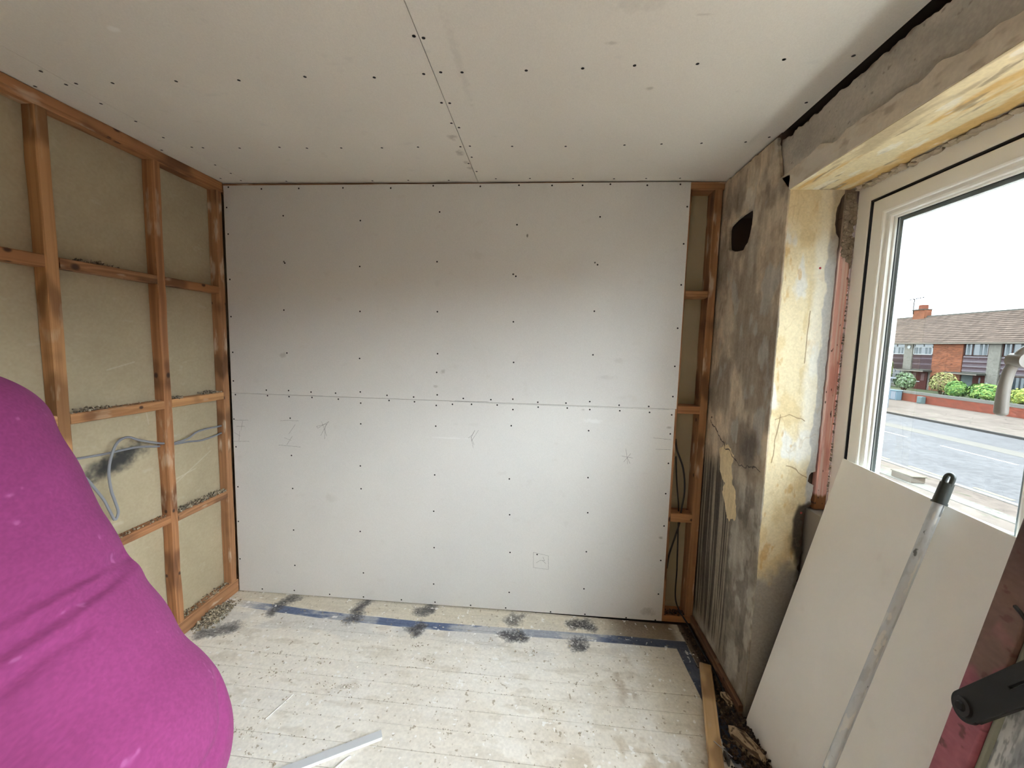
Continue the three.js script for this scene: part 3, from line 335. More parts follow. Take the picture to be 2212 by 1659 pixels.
{
  const Y0 = 0.94, Y1 = 2.143, ZA = 0.575, ZB = 2.745;
  part(win, 'window_frame', ring(ZA, ZB, Y0, Y1, 0.062, 2.951, 3.02, 0.005), pvc);
  part(win, 'mullion', rbox(2.951, 3.02, Y0 + 0.05, Y1 - 0.05, 1.262, 1.335, 0.006, 2), pvc);
  part(win, 'frame_rebate', ring(ZA + 0.052, 1.275, Y0 + 0.052, Y1 - 0.052, 0.02, 2.972, 3.015, 0.003), pvc); part(win, 'frame_seal', ring(ZA + 0.0605, 1.265, Y0 + 0.0605, Y1 - 0.0605, 0.006, 2.9535, 2.975, 0.001), gasket);
  // opening sash
  const sz0 = 0.66, sz1 = 1.268, sy0 = Y0 + 0.083, sy1 = Y1 - 0.073;
  const sash = part(win, 'sash', ring(sz0, sz1, sy0, sy1, 0.052, 2.944, 3.008, 0.006), pvc);
  part(sash, 'sash_moulding', ring(sz0 + 0.04, sz1 - 0.04, sy0 + 0.04, sy1 - 0.04, 0.03, 2.953, 3.0, 0.008), pvc);
  part(sash, 'glazing_bead', ring(sz0 + 0.066, sz1 - 0.066, sy0 + 0.064, sy1 - 0.064, 0.012, 2.964, 2.996, 0.004), pvc);
  part(sash, 'glazing_gasket', ring(sz0 + 0.077, sz1 - 0.077, sy0 + 0.075, sy1 - 0.075, 0.0022, 2.9705, 2.9736, 0.0004), gasket);
  part(sash, 'spacer_bar', ring(sz0 + 0.08, sz1 - 0.08, sy0 + 0.0765, sy1 - 0.0765, 0.012, 2.977, 2.992, 0.001), spacer);
  part(sash, 'pane', box(2.974, 2.9765, sy0 + 0.07, sy1 - 0.07, sz0 + 0.07, sz1 - 0.07), addedTintPane);
  part(win, 'sash_seal', ring(sz0 - 0.008, sz1 + 0.004, sy0 - 0.008, sy1 + 0.006, 0.012, 2.962, 2.99, 0.001), gasket);
  // fixed light
  const fx = part(win, 'fixed_bead', ring(1.33, ZB - 0.055, Y0 + 0.055, Y1 - 0.055, 0.022, 2.962, 2.996, 0.006), pvc);
  part(fx, 'pane', box(2.974, 2.9765, Y0 + 0.06, Y1 - 0.06, 1.335, ZB - 0.06), paneMat);
  part(win, 'sill', rbox(2.985, 3.17, 0.905, 0.945, 0.55, ZB, 0.006, 2), pvc);
  // espagnolette handle: base plate on the sash stile, neck, pivot boss and a lever hanging down
  const hm = std({ color: 0x8c8b86, roughness: 0.45 }), hz = 1.232;
  const hd = part(win, 'handle', merged([rbox(2.934, 2.946, 1.47, 1.60, hz - 0.014, hz + 0.014, 0.006, 3), tube([[2.938, 1.56, hz], [2.915, 1.566, hz - 0.004], [2.9, 1.558, hz - 0.012], [2.893, 1.535, hz - 0.022]], 0.0125, 24, 12)]), hm);
  const lev = new THREE.CatmullRomCurve3([V(2.893, 1.54, hz - 0.022), V(2.888, 1.515, hz - 0.029), V(2.886, 1.48, hz - 0.033), V(2.886, 1.445, hz - 0.034), V(2.887, 1.415, hz - 0.034)]), lg = new THREE.TubeGeometry(lev, 30, 0.0118, 12);
  { const p = lg.attributes.position; for (let i = 0; i < p.count; i++) { const q = V(0, 0, 0).fromBufferAttribute(p, i); const t = clamp((1.54 - q.y) / 0.13), c = lev.getPoint(t); q.sub(c); q.z *= 0.8 + 0.35 * t; q.x *= 0.9; q.add(c); p.setXYZ(i, q.x, q.y, q.z); } lg.computeVertexNormals(); }
  const cap = new THREE.SphereGeometry(0.0118, 12, 8); cap.scale(0.9, 0.7, 1.15); cap.translate(2.887, 1.415, hz - 0.034);
  part(hd, 'lever', merged([lg, cap]), hm); const boss = new THREE.CylinderGeometry(0.016, 0.016, 0.03, 20); boss.rotateX(Math.PI / 2); boss.translate(2.893, 1.537, hz - 0.018); part(hd, 'pivot_boss', boss, hm);
  const lock = new THREE.CylinderGeometry(0.0055, 0.0055, 0.004, 14); lock.rotateX(Math.PI / 2); lock.translate(2.893, 1.537, hz - 0.002); part(hd, 'lock', lock, gasket);
}

// ---------------------------------------------------------------- white sheet leaning in the window bay, broom pole, old casement
// the lean: foot and head of the sheet's edge nearest the stained pier
const S0 = V(2.702, 0.004, 0.6), S1 = V(2.930, 1.158, 0.664), SU = S1.clone().sub(S0).normalize(), SZ = V(0, -0.018, 1), SLEN = S1.distanceTo(S0);
SZ.sub(SU.clone().multiplyScalar(SZ.dot(SU))).normalize(); const SN = SU.clone().cross(SZ).normalize(); if (SN.x > 0) SN.multiplyScalar(-1);
const sheetMatrix = (u, w, n) => S0.clone().addScaledVector(SU, u).addScaledVector(SZ, w).addScaledVector(SN, n); // along the lean, across it, out of it
function onSheet(g) { const p = g.attributes.position; for (let i = 0; i < p.count; i++) { const q = sheetMatrix(p.getX(i), p.getY(i), p.getZ(i)); p.setXYZ(i, q.x, q.y, q.z); } g.computeVertexNormals(); return g; }
{
  const t = tex(512, 512, (u, v, c) => { const m = fbm(u * 5, v * 5, 4) - 0.5; c[0] = 236 + m * 8; c[1] = 233 + m * 8; c[2] = 226 + m * 8; mixc(c, [214, 209, 200], ss(0.74, 0.9, fbm(u * 14 + 5, v * 14, 4)) * 0.2); });
  const g = rbox(0, SLEN, 0, 0.9, -0.0035, 0, 0.001, 1); planarUV(g, 0, 0, SLEN, 1, 0, 0.9); onSheet(g);
  single('white_sheet', g, std({ map: t, roughness: 0.6 }), 'large plain white sheet leaning against the window beside the pole', 'sheet');
}
{ // painted metal pole with a dark plastic hanging cap
  const top = V(2.903, 1.155, 1.068), bot = V(2.52, 0.0, 1.157), d = top.clone().sub(bot).normalize();
  const base = [bot.x, bot.y, bot.z], pole = thing('extension_pole', 'long pale grey pole with a dark plastic hanging cap, leaning on the white sheet', 'pole', base);
  const pt = tex(64, 1024, (u, v, c) => { c[0] = 196; c[1] = 200; c[2] = 202; const w = fbm(u * 6, v * 30, 4); mixc(c, [168, 170, 168], ss(0.5, 0.68, w) * 0.5); mixc(c, [86, 88, 88], ss(0.765, 0.81, fbm(u * 5 + 9, v * 60, 3)) * 0.8); mixc(c, [222, 218, 208], ss(0.68, 0.74, fbm(u * 5 + 30, v * 24, 3)) * 0.6); });
  part(pole, 'tube', rod(base, [top.x, top.y, top.z], 0.0125, 0.0125, 24), std({ map: pt, roughness: 0.4, metalness: 0.15 }));
  const cm = std({ color: 0x2b302c, roughness: 0.45 }), a = top.clone().addScaledVector(d, -0.012), b = top.clone().addScaledVector(d, 0.048);
  part(pole, 'cap', merged([rod([a.x, a.y, a.z], [b.x, b.y, b.z], 0.0155, 0.0145, 24), rod([a.x, a.y, a.z], a.clone().addScaledVector(d, 0.006).toArray(), 0.0172, 0.0172, 24)]), cm);
  const side = V(0, 0, 1).addScaledVector(d, -d.z).normalize(), lp = []; for (let i = 0; i <= 12; i++) { const th = Math.PI * i / 12; lp.push(b.clone().addScaledVector(side, Math.cos(th) * 0.0098).addScaledVector(d, 0.014 + Math.sin(th) * 0.011 - (i === 0 || i === 12 ? 0.02 : 0)).toArray()); }
  part(pole, 'hanging_loop', tube(lp, 0.0056, 30, 8), cm);
}
{ // old timber casement, pink primer over brown, with obscured glass and a black stay
  const B = 0.055, base = sheetMatrix(0, 0.69, B), cs = thing('old_casement', 'old pink painted timber casement with dusty glass and black stay, leaning on the white sheet', 'window casement', [base.x, 0, base.z]);
  const t = tex(256, 512, (u, v, c) => { const y = v * 1.35, x = u * 0.5, w = fbm(x * 40, y * 12, 4), f = fbm(x * 160, y * 160, 2) - 0.5; c[0] = 158; c[1] = 88; c[2] = 101; mixc(c, [136, 70, 84], ss(0.45, 0.65, w) * 0.6); mixc(c, [176, 118, 122], ss(0.6, 0.72, fbm(x * 20 + 9, y * 9, 4)) * 0.45); mixc(c, [116, 88, 76], ss(0.86, 0.95, y + (w - 0.5) * 0.2)); mixc(c, [80, 56, 52], ss(1.06, 1.18, y + (w - 0.5) * 0.1) * 0.8); mixc(c, [92, 50, 48], ss(0.72, 0.78, fbm(x * 90 + 2, y * 50, 3)) * 0.7); c[0] += f * 16; c[1] += f * 14; c[2] += f * 14; });
  const M = std({ map: t, roughness: 0.55, bumpMap: t, bumpScale: 0.0015 });
  const onCas = (g) => { const p = g.attributes.position; for (let i = 0; i < p.count; i++) p.setY(i, p.getY(i) + 0.002 - 0.0543 * p.getX(i)); return onSheet(g); }; // stands upright beside the slightly turned sheet
  const mem = (u0, u1, w0, w1, n0, n1) => { const g = rbox(u0, u1, w0, w1, n0, n1, 0.004, 2), p = g.attributes.position, uv = new Float32Array(p.count * 2); for (let i = 0; i < p.count; i++) { uv[i * 2] = p.getY(i); uv[i * 2 + 1] = p.getX(i) / 1.35; } g.setAttribute('uv', new THREE.BufferAttribute(uv, 2)); return onCas(g); };
  part(cs, 'stile', mem(0.02, 1.3, 0.672, 0.737, 0.012, B), M); part(cs, 'stile', mem(0.02, 1.3, 1.14, 1.205, 0.012, B), M);
  part(cs, 'rail', mem(0.02, 0.1, 0.737, 1.14, 0.012, B - 0.003), M); part(cs, 'rail', mem(1.23, 1.3, 0.737, 1.14, 0.012, B - 0.003), M);
  const gl = tex(256, 256, (u, v, c) => { const w = fbm(u * 9, v * 20, 5), f = fbm(u * 60, v * 90, 3); c[0] = 150; c[1] = 154; c[2] = 156; mixc(c, [206, 208, 206], ss(0.42, 0.62, w)); mixc(c, [112, 116, 118], ss(0.55, 0.7, f) * 0.6); });
  part(cs, 'dusty_pane', onCas(planarUV(box(0.09, 1.24, 0.73, 1.147, 0.024, 0.03), 0, 0.09, 1.24, 1, 0.73, 1.147)), std({ map: gl, roughness: 0.35 }));
  part(cs, 'putty_line', merged([mem(0.1, 1.23, 0.737, 0.746, 0.028, B - 0.012)]), std({ color: 0x8b8d80, roughness: 0.8 }));
  // stay: flat black bar turning on a bolt
  const bm = std({ color: 0x1d1b1b, roughness: 0.42, metalness: 0.5 });
  const bar = new THREE.Shape(); bar.moveTo(0.012, -0.03); bar.lineTo(0.3, -0.031); bar.lineTo(0.3, 0.027); bar.lineTo(0.0, 0.028); bar.absarc(0, 0, 0.028, Math.PI / 2, Math.PI * 1.6, false);
  const slot = new THREE.Path(); slot.moveTo(0.13, -0.004); slot.lineTo(0.27, -0.004); slot.lineTo(0.27, 0.004); slot.lineTo(0.13, 0.004); bar.holes.push(slot);
  const bg = new THREE.ExtrudeGeometry(bar, { depth: 0.008, bevelEnabled: true, bevelSize: 0.002, bevelThickness: 0.002, bevelSegments: 2, curveSegments: 20 }); { const p = bg.attributes.position; const th = 1.02; for (let i = 0; i < p.count; i++) { const a = p.getX(i), b = p.getY(i), c = p.getZ(i); p.setXYZ(i, 0.795 + a * Math.sin(th) + b * Math.cos(th), 0.705 + a * Math.cos(th) - b * Math.sin(th), B + 0.004 + c + a * 0.1); } onCas(bg); }
  const st = part(cs, 'stay_bar', bg, bm);
  const wsh = new THREE.CylinderGeometry(0.019, 0.0205, 0.006, 24), blt = new THREE.CylinderGeometry(0.008, 0.011, 0.006, 14); for (const [q, h] of [[wsh, 0.017], [blt, 0.022]]) { q.rotateX(Math.PI / 2); q.translate(0.795, 0.705, B + h); onCas(q); }
  part(st, 'washer', wsh, std({ color: 0x343131, roughness: 0.4, metalness: 0.6 })); part(st, 'bolt', blt, std({ color: 0x221f1f, roughness: 0.35, metalness: 0.7 }));
  part(cs, 'nail', tube([sheetMatrix(1.055, 0.664, B + 0.006).toArray(), sheetMatrix(1.05, 0.684, B + 0.012).toArray(), sheetMatrix(1.035, 0.703, B + 0.008).toArray()], 0.004, 12, 6), bm);
}

// ---------------------------------------------------------------- cables
const cableGrey = std({ color: 0x83858a, roughness: 0.5 }), cableBlack = std({ color: 0x1a1a1c, roughness: 0.55 });
single('cable', tube([[-0.016, 1.02, 0.414], [-0.012, 1.024, 0.43], [-0.005, 1.066, 0.541], [0.0, 1.094, 0.601], [0.004, 1.082, 0.645], [0.006, 1.03, 0.676], [0.008, 0.964, 0.692], [0.01, 0.883, 0.689], [0.01, 0.827, 0.676], [0.01, 0.777, 0.668], [0.01, 0.752, 0.682], [0.01, 0.794, 0.699], [0.006, 0.851, 0.716], [0.0, 0.91, 0.742], [-0.006, 0.968, 0.772], [-0.012, 0.995, 0.803]], 0.0052, 160, 8), cableGrey, 'grey electric cable hanging down in a loop between two studs', 'cable');
single('cable', tube([[-0.04, 1.005, 0.415], [-0.038, 1.01, 0.44], [-0.036, 1.028, 0.52], [-0.037, 1.034, 0.663], [-0.038, 1.042, 0.776], [-0.038, 1.043, 0.804]], 0.005, 60, 8), cableGrey, 'grey electric cable running straight across behind the hanging loop', 'cable');
single('cable', tube([[-0.028, 1.008, 0.392], [-0.015, 1.009, 0.361], [-0.008, 1.016, 0.289], [-0.01, 1.036, 0.235], [-0.016, 1.04, 0.171], [-0.02, 1.036, 0.085], [-0.03, 1.034, 0.03]], 0.005, 50, 8), cableGrey, 'upper of two grey cables entering the corner stud', 'cable');
single('cable', tube([[-0.032, 1.004, 0.392], [-0.02, 1.002, 0.361], [-0.014, 0.998, 0.289], [-0.014, 0.985, 0.2], [-0.02, 0.988, 0.1], [-0.03, 0.994, 0.03]], 0.005, 50, 8), cableGrey, 'lower of two grey cables entering the corner stud', 'cable');
single('cable', tube([[2.556, 1.05, -0.045], [2.566, 0.99, -0.04], [2.603, 0.89, -0.034], [2.619, 0.76, -0.034], [2.606, 0.64, -0.03], [2.602, 0.58, -0.03], [2.586, 0.5, -0.034], [2.56, 0.38, -0.04], [2.556, 0.3, -0.05]], 0.005, 70, 8), cableBlack, 'thick black cable dangling inside the open gap beside the pier', 'cable');
single('cable', tube([[2.566, 0.95, -0.05], [2.58, 0.8, -0.05], [2.6, 0.66, -0.055], [2.605, 0.5, -0.05], [2.612, 0.3, -0.05], [2.616, 0.11, -0.045], [2.64, 0.052, -0.03], [2.672, 0.012, 0.03], [2.676, 0.006, 0.18], [2.6845, 0.006, 0.3], [2.6845, 0.006, 0.36], [2.68, 0.006, 0.46], [2.676, 0.008, 0.56]], 0.0042, 110, 8), cableBlack, 'thin black cable dropping in the gap then running along the batten foot', 'cable');

// ---------------------------------------------------------------- loose timber, offcuts and debris on the floor
{
  const g = timber(-0.026, 0.026, 0.0, 0.026, 0, 1.15, 2, 0.0006); const b = new THREE.Mesh(g, WOODnew); b.name = 'timber_batten'; b.castShadow = b.receiveShadow = true; b.position.set(2.649, 0.001, 0.315); b.rotation.y = -0.29; scene.add(b);
  tag(b, 'clean pale timber batten lying on the floor beside the dark rubble', 'batten');
}
{ // strip cut from a plasterboard: grey paper faces and a white core
  const st = thing('plasterboard_offcut', 'long narrow plasterboard offcut strip lying on the dusty floor', 'offcut', [1.0, 0, 0.95]); st.rotation.y = 0.53;
  const a = new THREE.Mesh(box(-0.55, 0.272, 0.0015, 0.0125, -0.019, 0.014), std({ color: 0xf2f0ea, roughness: 0.9 })); a.name = 'gypsum_core'; const b = new THREE.Mesh(box(-0.551, 0.273, 0.0125, 0.0135, -0.0195, 0.012), std({ color: 0xbfc1c2, roughness: 0.9 })); b.name = 'face_paper'; for (const m of [a, b]) { m.castShadow = m.receiveShadow = true; st.add(m); }
  const p = single('torn_paper', tube([[1.152, 0.005, 0.9], [1.14, 0.006, 0.915], [1.118, 0.005, 0.948], [1.09, 0.006, 1.0]], 0.005, 20, 5), std({ color: 0xe4e2dc, roughness: 0.95 }), 'curled white scrap of torn paper beside the long offcut strip', 'paper');
  single('plaster_sliver', rod([0.78, 0.003, 0.665], [0.74, 0.003, 0.79], 0.0016, 0.0022, 5), std({ color: 0xf1efe9, roughness: 0.9 }), 'thin white plaster sliver lying across the floorboards', 'sliver');
}
{ // small galvanised bracket
  const br = thing('metal_bracket', 'small bright metal bracket standing against the pale batten', 'bracket', [2.553, 0, 0.752]); const gm = std({ color: 0xc9ccd0, roughness: 0.3, metalness: 0.85 });
  part(br, 'flange', rod([2.526, 0.03, 0.722], [2.572, 0.028, 0.778], 0.0016, 0.0016, 6), gm); part(br, 'plate', merged([rbox(2.553, 2.56, 0.0, 0.03, 0.745, 0.79, 0.001, 1)]), std({ color: 0x6f6f70, roughness: 0.5, metalness: 0.6 }));
}
// crumbs: irregular chips, laid as piles or scattered
function chipGeo(seed) { const r = rng(seed), g = new THREE.IcosahedronGeometry(1, 0), p = g.attributes.position, m = {}; for (let i = 0; i < p.count; i++) { const k = p.getX(i).toFixed(3) + p.getY(i).toFixed(3) + p.getZ(i).toFixed(3); m[k] ??= 0.6 + r() * 0.7; p.setXYZ(i, p.getX(i) * m[k], p.getY(i) * m[k] * 0.7, p.getZ(i) * m[k]); } g.computeVertexNormals(); return g; }
function crumbs(name, list, cols, seed, label, category) { // list of [x, y, z, size]
  const im = new THREE.InstancedMesh(chipGeo(seed), std({ color: 0xffffff, roughness: 0.95 }), list.length), r = rng(seed + 1), q = new THREE.Object3D(), c = new THREE.Color(); im.name = numbered(name);
  list.forEach(([x, y, z, s], i) => { q.position.set(x, y, z); q.rotation.set(r() * 6, r() * 6, r() * 6); q.scale.set(s * (0.7 + r() * 0.9), s * (0.6 + r() * 0.5), s * (0.7 + r() * 0.6)); q.updateMatrix(); im.setMatrixAt(i, q.matrix); const k = cols[Math.floor(r() * cols.length)]; c.set(k).multiplyScalar(0.8 + r() * 0.35); im.setColorAt(i, c); });
  im.castShadow = im.receiveShadow = true; tag(im, label, category, 'stuff'); scene.add(im); return im;
}
const MORTAR = [0x8f8470, 0xa89a80, 0x746a58, 0xb9ad96, 0x5f5648], DIRT = [0x3d3026, 0x54422f, 0x2c241d, 0x6c5a45, 0x4a3c2e];
{
  const r = rng(71), gz = () => (r() + r() + r()) / 1.5 - 1; // roughly bell-shaped
  const shelf = (n, y, z0, z1, pk, w, hgt, s0) => { const l = []; for (let i = 0; i < n; i++) { const z = pk === null ? mix(z0, z1, r()) : clamp(pk + gz() * w, z0, z1), e = pk === null ? 1 : Math.exp(-(((z - pk) / w) ** 2)); l.push([-0.05 + r() * 0.044, y + r() * hgt * e, z, s0 * (0.5 + r())]); } return l; };
  crumbs('mortar_crumbs', [...shelf(140, 1.825, 0.45, 0.79, 0.66, 0.1, 0.014, 0.004)], MORTAR, 3, 'dark crumbly debris lying on the topmost noggin', 'debris');
  crumbs('mortar_crumbs', [...shelf(90, 1.231, 0.42, 0.79, 0.72, 0.09, 0.014, 0.004), ...shelf(70, 1.231, 0.42, 0.8, null, 0, 0.003, 0.003)], MORTAR, 4, 'thin debris line lying on the middle noggin between two studs', 'debris');
  crumbs('mortar_crumbs', [...shelf(150, 1.231, 0.05, 0.36, 0.12, 0.08, 0.016, 0.004), ...shelf(90, 1.231, 0.05, 0.37, 0.33, 0.05, 0.01, 0.004)], MORTAR, 5, 'debris heap lying on the middle noggin next to the corner stud', 'debris');
  crumbs('mortar_crumbs', [...shelf(520, 0.647, 0.05, 0.37, null, 0, 0.014, 0.0042)], MORTAR, 6, 'thick gravelly debris covering the low noggin next to the corner stud', 'debris');
  crumbs('mortar_crumbs', [...shelf(120, 0.655, 0.42, 0.8, null, 0, 0.004, 0.0032)], MORTAR, 7, 'light dusting of crumbs on the low noggin behind the person', 'debris');
  crumbs('mortar_crumbs', [...shelf(420, 0.078, 0.05, 0.9, null, 0, 0.01, 0.0042)], MORTAR, 8, 'crumbs strewn along the bottom plate of the stud wall', 'debris');
  const pile = []; for (let i = 0; i < 1100; i++) { const z = 0.22 + gz() * 0.16, x = 0.012 + Math.abs(gz()) * 0.11; if (z < 0.005) continue; pile.push([x, 0.002 + r() * 0.03 * Math.exp(-((x / 0.07) ** 2) - (((z - 0.24) / 0.1) ** 2)), z, 0.0028 + r() * 0.0035]); }
  crumbs('mortar_pile', pile, MORTAR, 9, 'heap of gravelly mortar on the floor at the foot of the stud wall', 'debris');
  const sc = []; const cl = [[0.62, 0.56], [0.9, 0.6], [0.95, 0.63], [1.0, 0.6], [0.66, 0.84], [0.72, 0.86], [1.3, 0.42], [1.62, 0.5], [1.9, 0.62], [1.25, 0.32], [0.8, 0.48], [2.05, 0.72], [1.8, 0.3], [0.78, 0.93], [0.86, 0.95]];
  for (let i = 0; i < 480; i++) { let x, z; if (r() < 0.45) { const k = cl[Math.floor(r() * cl.length)]; x = k[0] + gz() * 0.07; z = k[1] + gz() * 0.035; } else { x = 0.25 + r() * 2.2; z = 0.06 + r() * 1.5; } sc.push([x, 0.0015, z, 0.0018 + r() * r() * 0.004]); }
  crumbs('floor_crumbs', sc, [0xb0a592, 0xc4baa8, 0xa09480, 0xe0dbd0, 0xbab09c], 10, 'small crumbs scattered over the dusty floorboards', 'debris');
  const seams = []; for (const k of [6, 7, 8, 9, 5]) for (let i = 0; i < 60; i++) { const x = 0.3 + r() * 2; seams.push([x, 0.0008, k * 0.0965 - 0.04 + x * 0.016 + gz() * 0.004, 0.001 + r() * 0.0018]); }
  crumbs('floor_grit', seams, MORTAR, 12, 'fine grit caught in the joints between floorboards', 'debris');
  const rub = []; for (let i = 0; i < 2600; i++) { const z = 0.28 + r() * 0.75, x = 2.705 - Math.abs(gz()) * (0.06 + 0.12 * ss(0.4, 0.7, z)); if (x < 2.655 - (z - 0.315) * 0.3 + 0.03 || x > 2.712 + (z > 0.58 ? 0.0 : -0.022)) continue; rub.push([x, 0.0 + r() * 0.03 * ss(0.4, 0.75, z), z, 0.003 + r() * 0.006]); }
  crumbs('rubble', rub, DIRT, 13, 'dark crumbly rubble heaped between the pale batten and the white sheet', 'rubble');
  const gapd = []; for (let i = 0; i < 420; i++) gapd.push([2.61 + r() * 0.09, -0.01 + r() * 0.012, 0.005 + r() * 0.5, 0.002 + r() * 0.004]); for (let i = 0; i < 120; i++) gapd.push([2.55 + r() * 0.11, 0.041 + r() * 0.008, -0.06 + r() * 0.045, 0.003 + r() * 0.003]);
  crumbs('gap_dirt', gapd, DIRT, 14, 'dark dirt lying in the floor gap along the stained pier', 'dirt');
  const chunk = (seed, x, y, z, sx, sy, sz, ry, mat, label) => { const g = new THREE.IcosahedronGeometry(1, 2), p = g.attributes.position; for (let i = 0; i < p.count; i++) { const a = p.getX(i), b = p.getY(i), c = p.getZ(i), k = 0.55 + 0.85 * fbm(a * 2.6 + seed, b * 2.6 + c * 2.6, 4); const f = (v) => Math.sign(v) * Math.pow(Math.abs(v), 0.6); p.setXYZ(i, f(a) * k * sx, f(b) * k * sy, f(c) * k * sz); } g.computeVertexNormals(); g.rotateY(ry); g.translate(x, y, z); single('rubble_chunk', g, mat, label, 'rubble'); };
  const cmat = std({ map: tex(128, 128, (u, v, c) => { const m = fbm(u * 14, v * 14, 5); c[0] = 150 + m * 50; c[1] = 130 + m * 46; c[2] = 104 + m * 40; mixc(c, [84, 66, 48], ss(0.5, 0.65, fbm(u * 9 + 5, v * 9, 4))); }), roughness: 0.95 });
  chunk(3, 2.652, 0.022, 0.72, 0.03, 0.02, 0.066, 0.5, cmat, 'large pale splintered chunk on the dark rubble heap'); chunk(8, 2.672, 0.014, 0.5, 0.014, 0.014, 0.034, 0.2, cmat, 'small pale lump at the far end of the dark rubble heap');
}
// ---------------------------------------------------------------- the person: signed distance fields meshed with surface nets
function surfaceNets(f, lo, hi, h) {
  const n = [0, 1, 2].map((k) => Math.ceil((hi[k] - lo[k]) / h) + 1), [nx, ny, nz] = n, F = new Float32Array(nx * ny * nz), I = (i, j, k) => (k * ny + j) * nx + i;
  for (let k = 0; k < nz; k++) for (let j = 0; j < ny; j++) for (let i = 0; i < nx; i++) F[I(i, j, k)] = f(lo[0] + i * h, lo[1] + j * h, lo[2] + k * h);
  const id = new Int32Array(nx * ny * nz).fill(-1), pos = [], idx = [], E = [[0, 1], [0, 2], [0, 4], [1, 3], [1, 5], [2, 3], [2, 6], [3, 7], [4, 5], [4, 6], [5, 7], [6, 7]], v = new Float32Array(8);
  for (let k = 0; k < nz - 1; k++) for (let j = 0; j < ny - 1; j++) for (let i = 0; i < nx - 1; i++) {
    let m = 0; for (let c = 0; c < 8; c++) { v[c] = F[I(i + (c & 1), j + ((c >> 1) & 1), k + (c >> 2))]; if (v[c] < 0) m |= 1 << c; } if (m === 0 || m === 255) continue;
    let x = 0, y = 0, z = 0, q = 0; for (const [a, b] of E) if ((v[a] < 0) !== (v[b] < 0)) { const t = v[a] / (v[a] - v[b]); x += (a & 1) + t * ((b & 1) - (a & 1)); y += ((a >> 1) & 1) + t * (((b >> 1) & 1) - ((a >> 1) & 1)); z += (a >> 2) + t * ((b >> 2) - (a >> 2)); q++; }
    id[I(i, j, k)] = pos.length / 3; pos.push(lo[0] + (i + x / q) * h, lo[1] + (j + y / q) * h, lo[2] + (k + z / q) * h);
  }
  const quad = (a, b, c, d, s) => { if (a < 0 || b < 0 || c < 0 || d < 0) return; s ? idx.push(a, b, c, a, c, d) : idx.push(a, c, b, a, d, c); };
  for (let k = 1; k < nz - 1; k++) for (let j = 1; j < ny - 1; j++) for (let i = 1; i < nx - 1; i++) {
    const s = F[I(i, j, k)] < 0;
    if (s !== (F[I(i + 1, j, k)] < 0)) quad(id[I(i, j - 1, k - 1)], id[I(i, j, k - 1)], id[I(i, j, k)], id[I(i, j - 1, k)], s);
    if (s !== (F[I(i, j + 1, k)] < 0)) quad(id[I(i - 1, j, k - 1)], id[I(i - 1, j, k)], id[I(i, j, k)], id[I(i, j, k - 1)], s);
    if (s !== (F[I(i, j, k + 1)] < 0)) quad(id[I(i - 1, j - 1, k)], id[I(i, j - 1, k)], id[I(i, j, k)], id[I(i - 1, j, k)], s);
  }
  const g = new THREE.BufferGeometry(); g.setAttribute('position', new THREE.Float32BufferAttribute(pos, 3)); g.setIndex(idx); g.computeVertexNormals();
  const uv = new Float32Array(pos.length / 3 * 2); for (let i = 0; i < pos.length / 3; i++) { uv[i * 2] = pos[i * 3 + 2] + (pos[i * 3] + pos[i * 3 + 1]) * 0.25; uv[i * 2 + 1] = (pos[i * 3 + 1] - pos[i * 3]) * 0.71; } g.setAttribute('uv', new THREE.BufferAttribute(uv, 2)); return g;
}
const smin = (a, b, k) => { const h = Math.max(k - Math.abs(a - b), 0) / k; return Math.min(a, b) - h * h * k * 0.25; };
function cap(x, y, z, A, B, r0, r1, sz = 1, cz = 0) { // tapered capsule; sz > 1 widens it across z about cz
  const Z = (z - cz) / sz, ax = A[0], ay = A[1], az = (A[2] - cz) / sz, dx = B[0] - ax, dy = B[1] - ay, dz = (B[2] - cz) / sz - az, t = clamp(((x - ax) * dx + (y - ay) * dy + (Z - az) * dz) / (dx * dx + dy * dy + dz * dz)); return Math.hypot(x - ax - t * dx, y - ay - t * dy, Z - az - t * dz) - mix(r0, r1, t);
}
const PZ = 1.575; // the person's middle plane
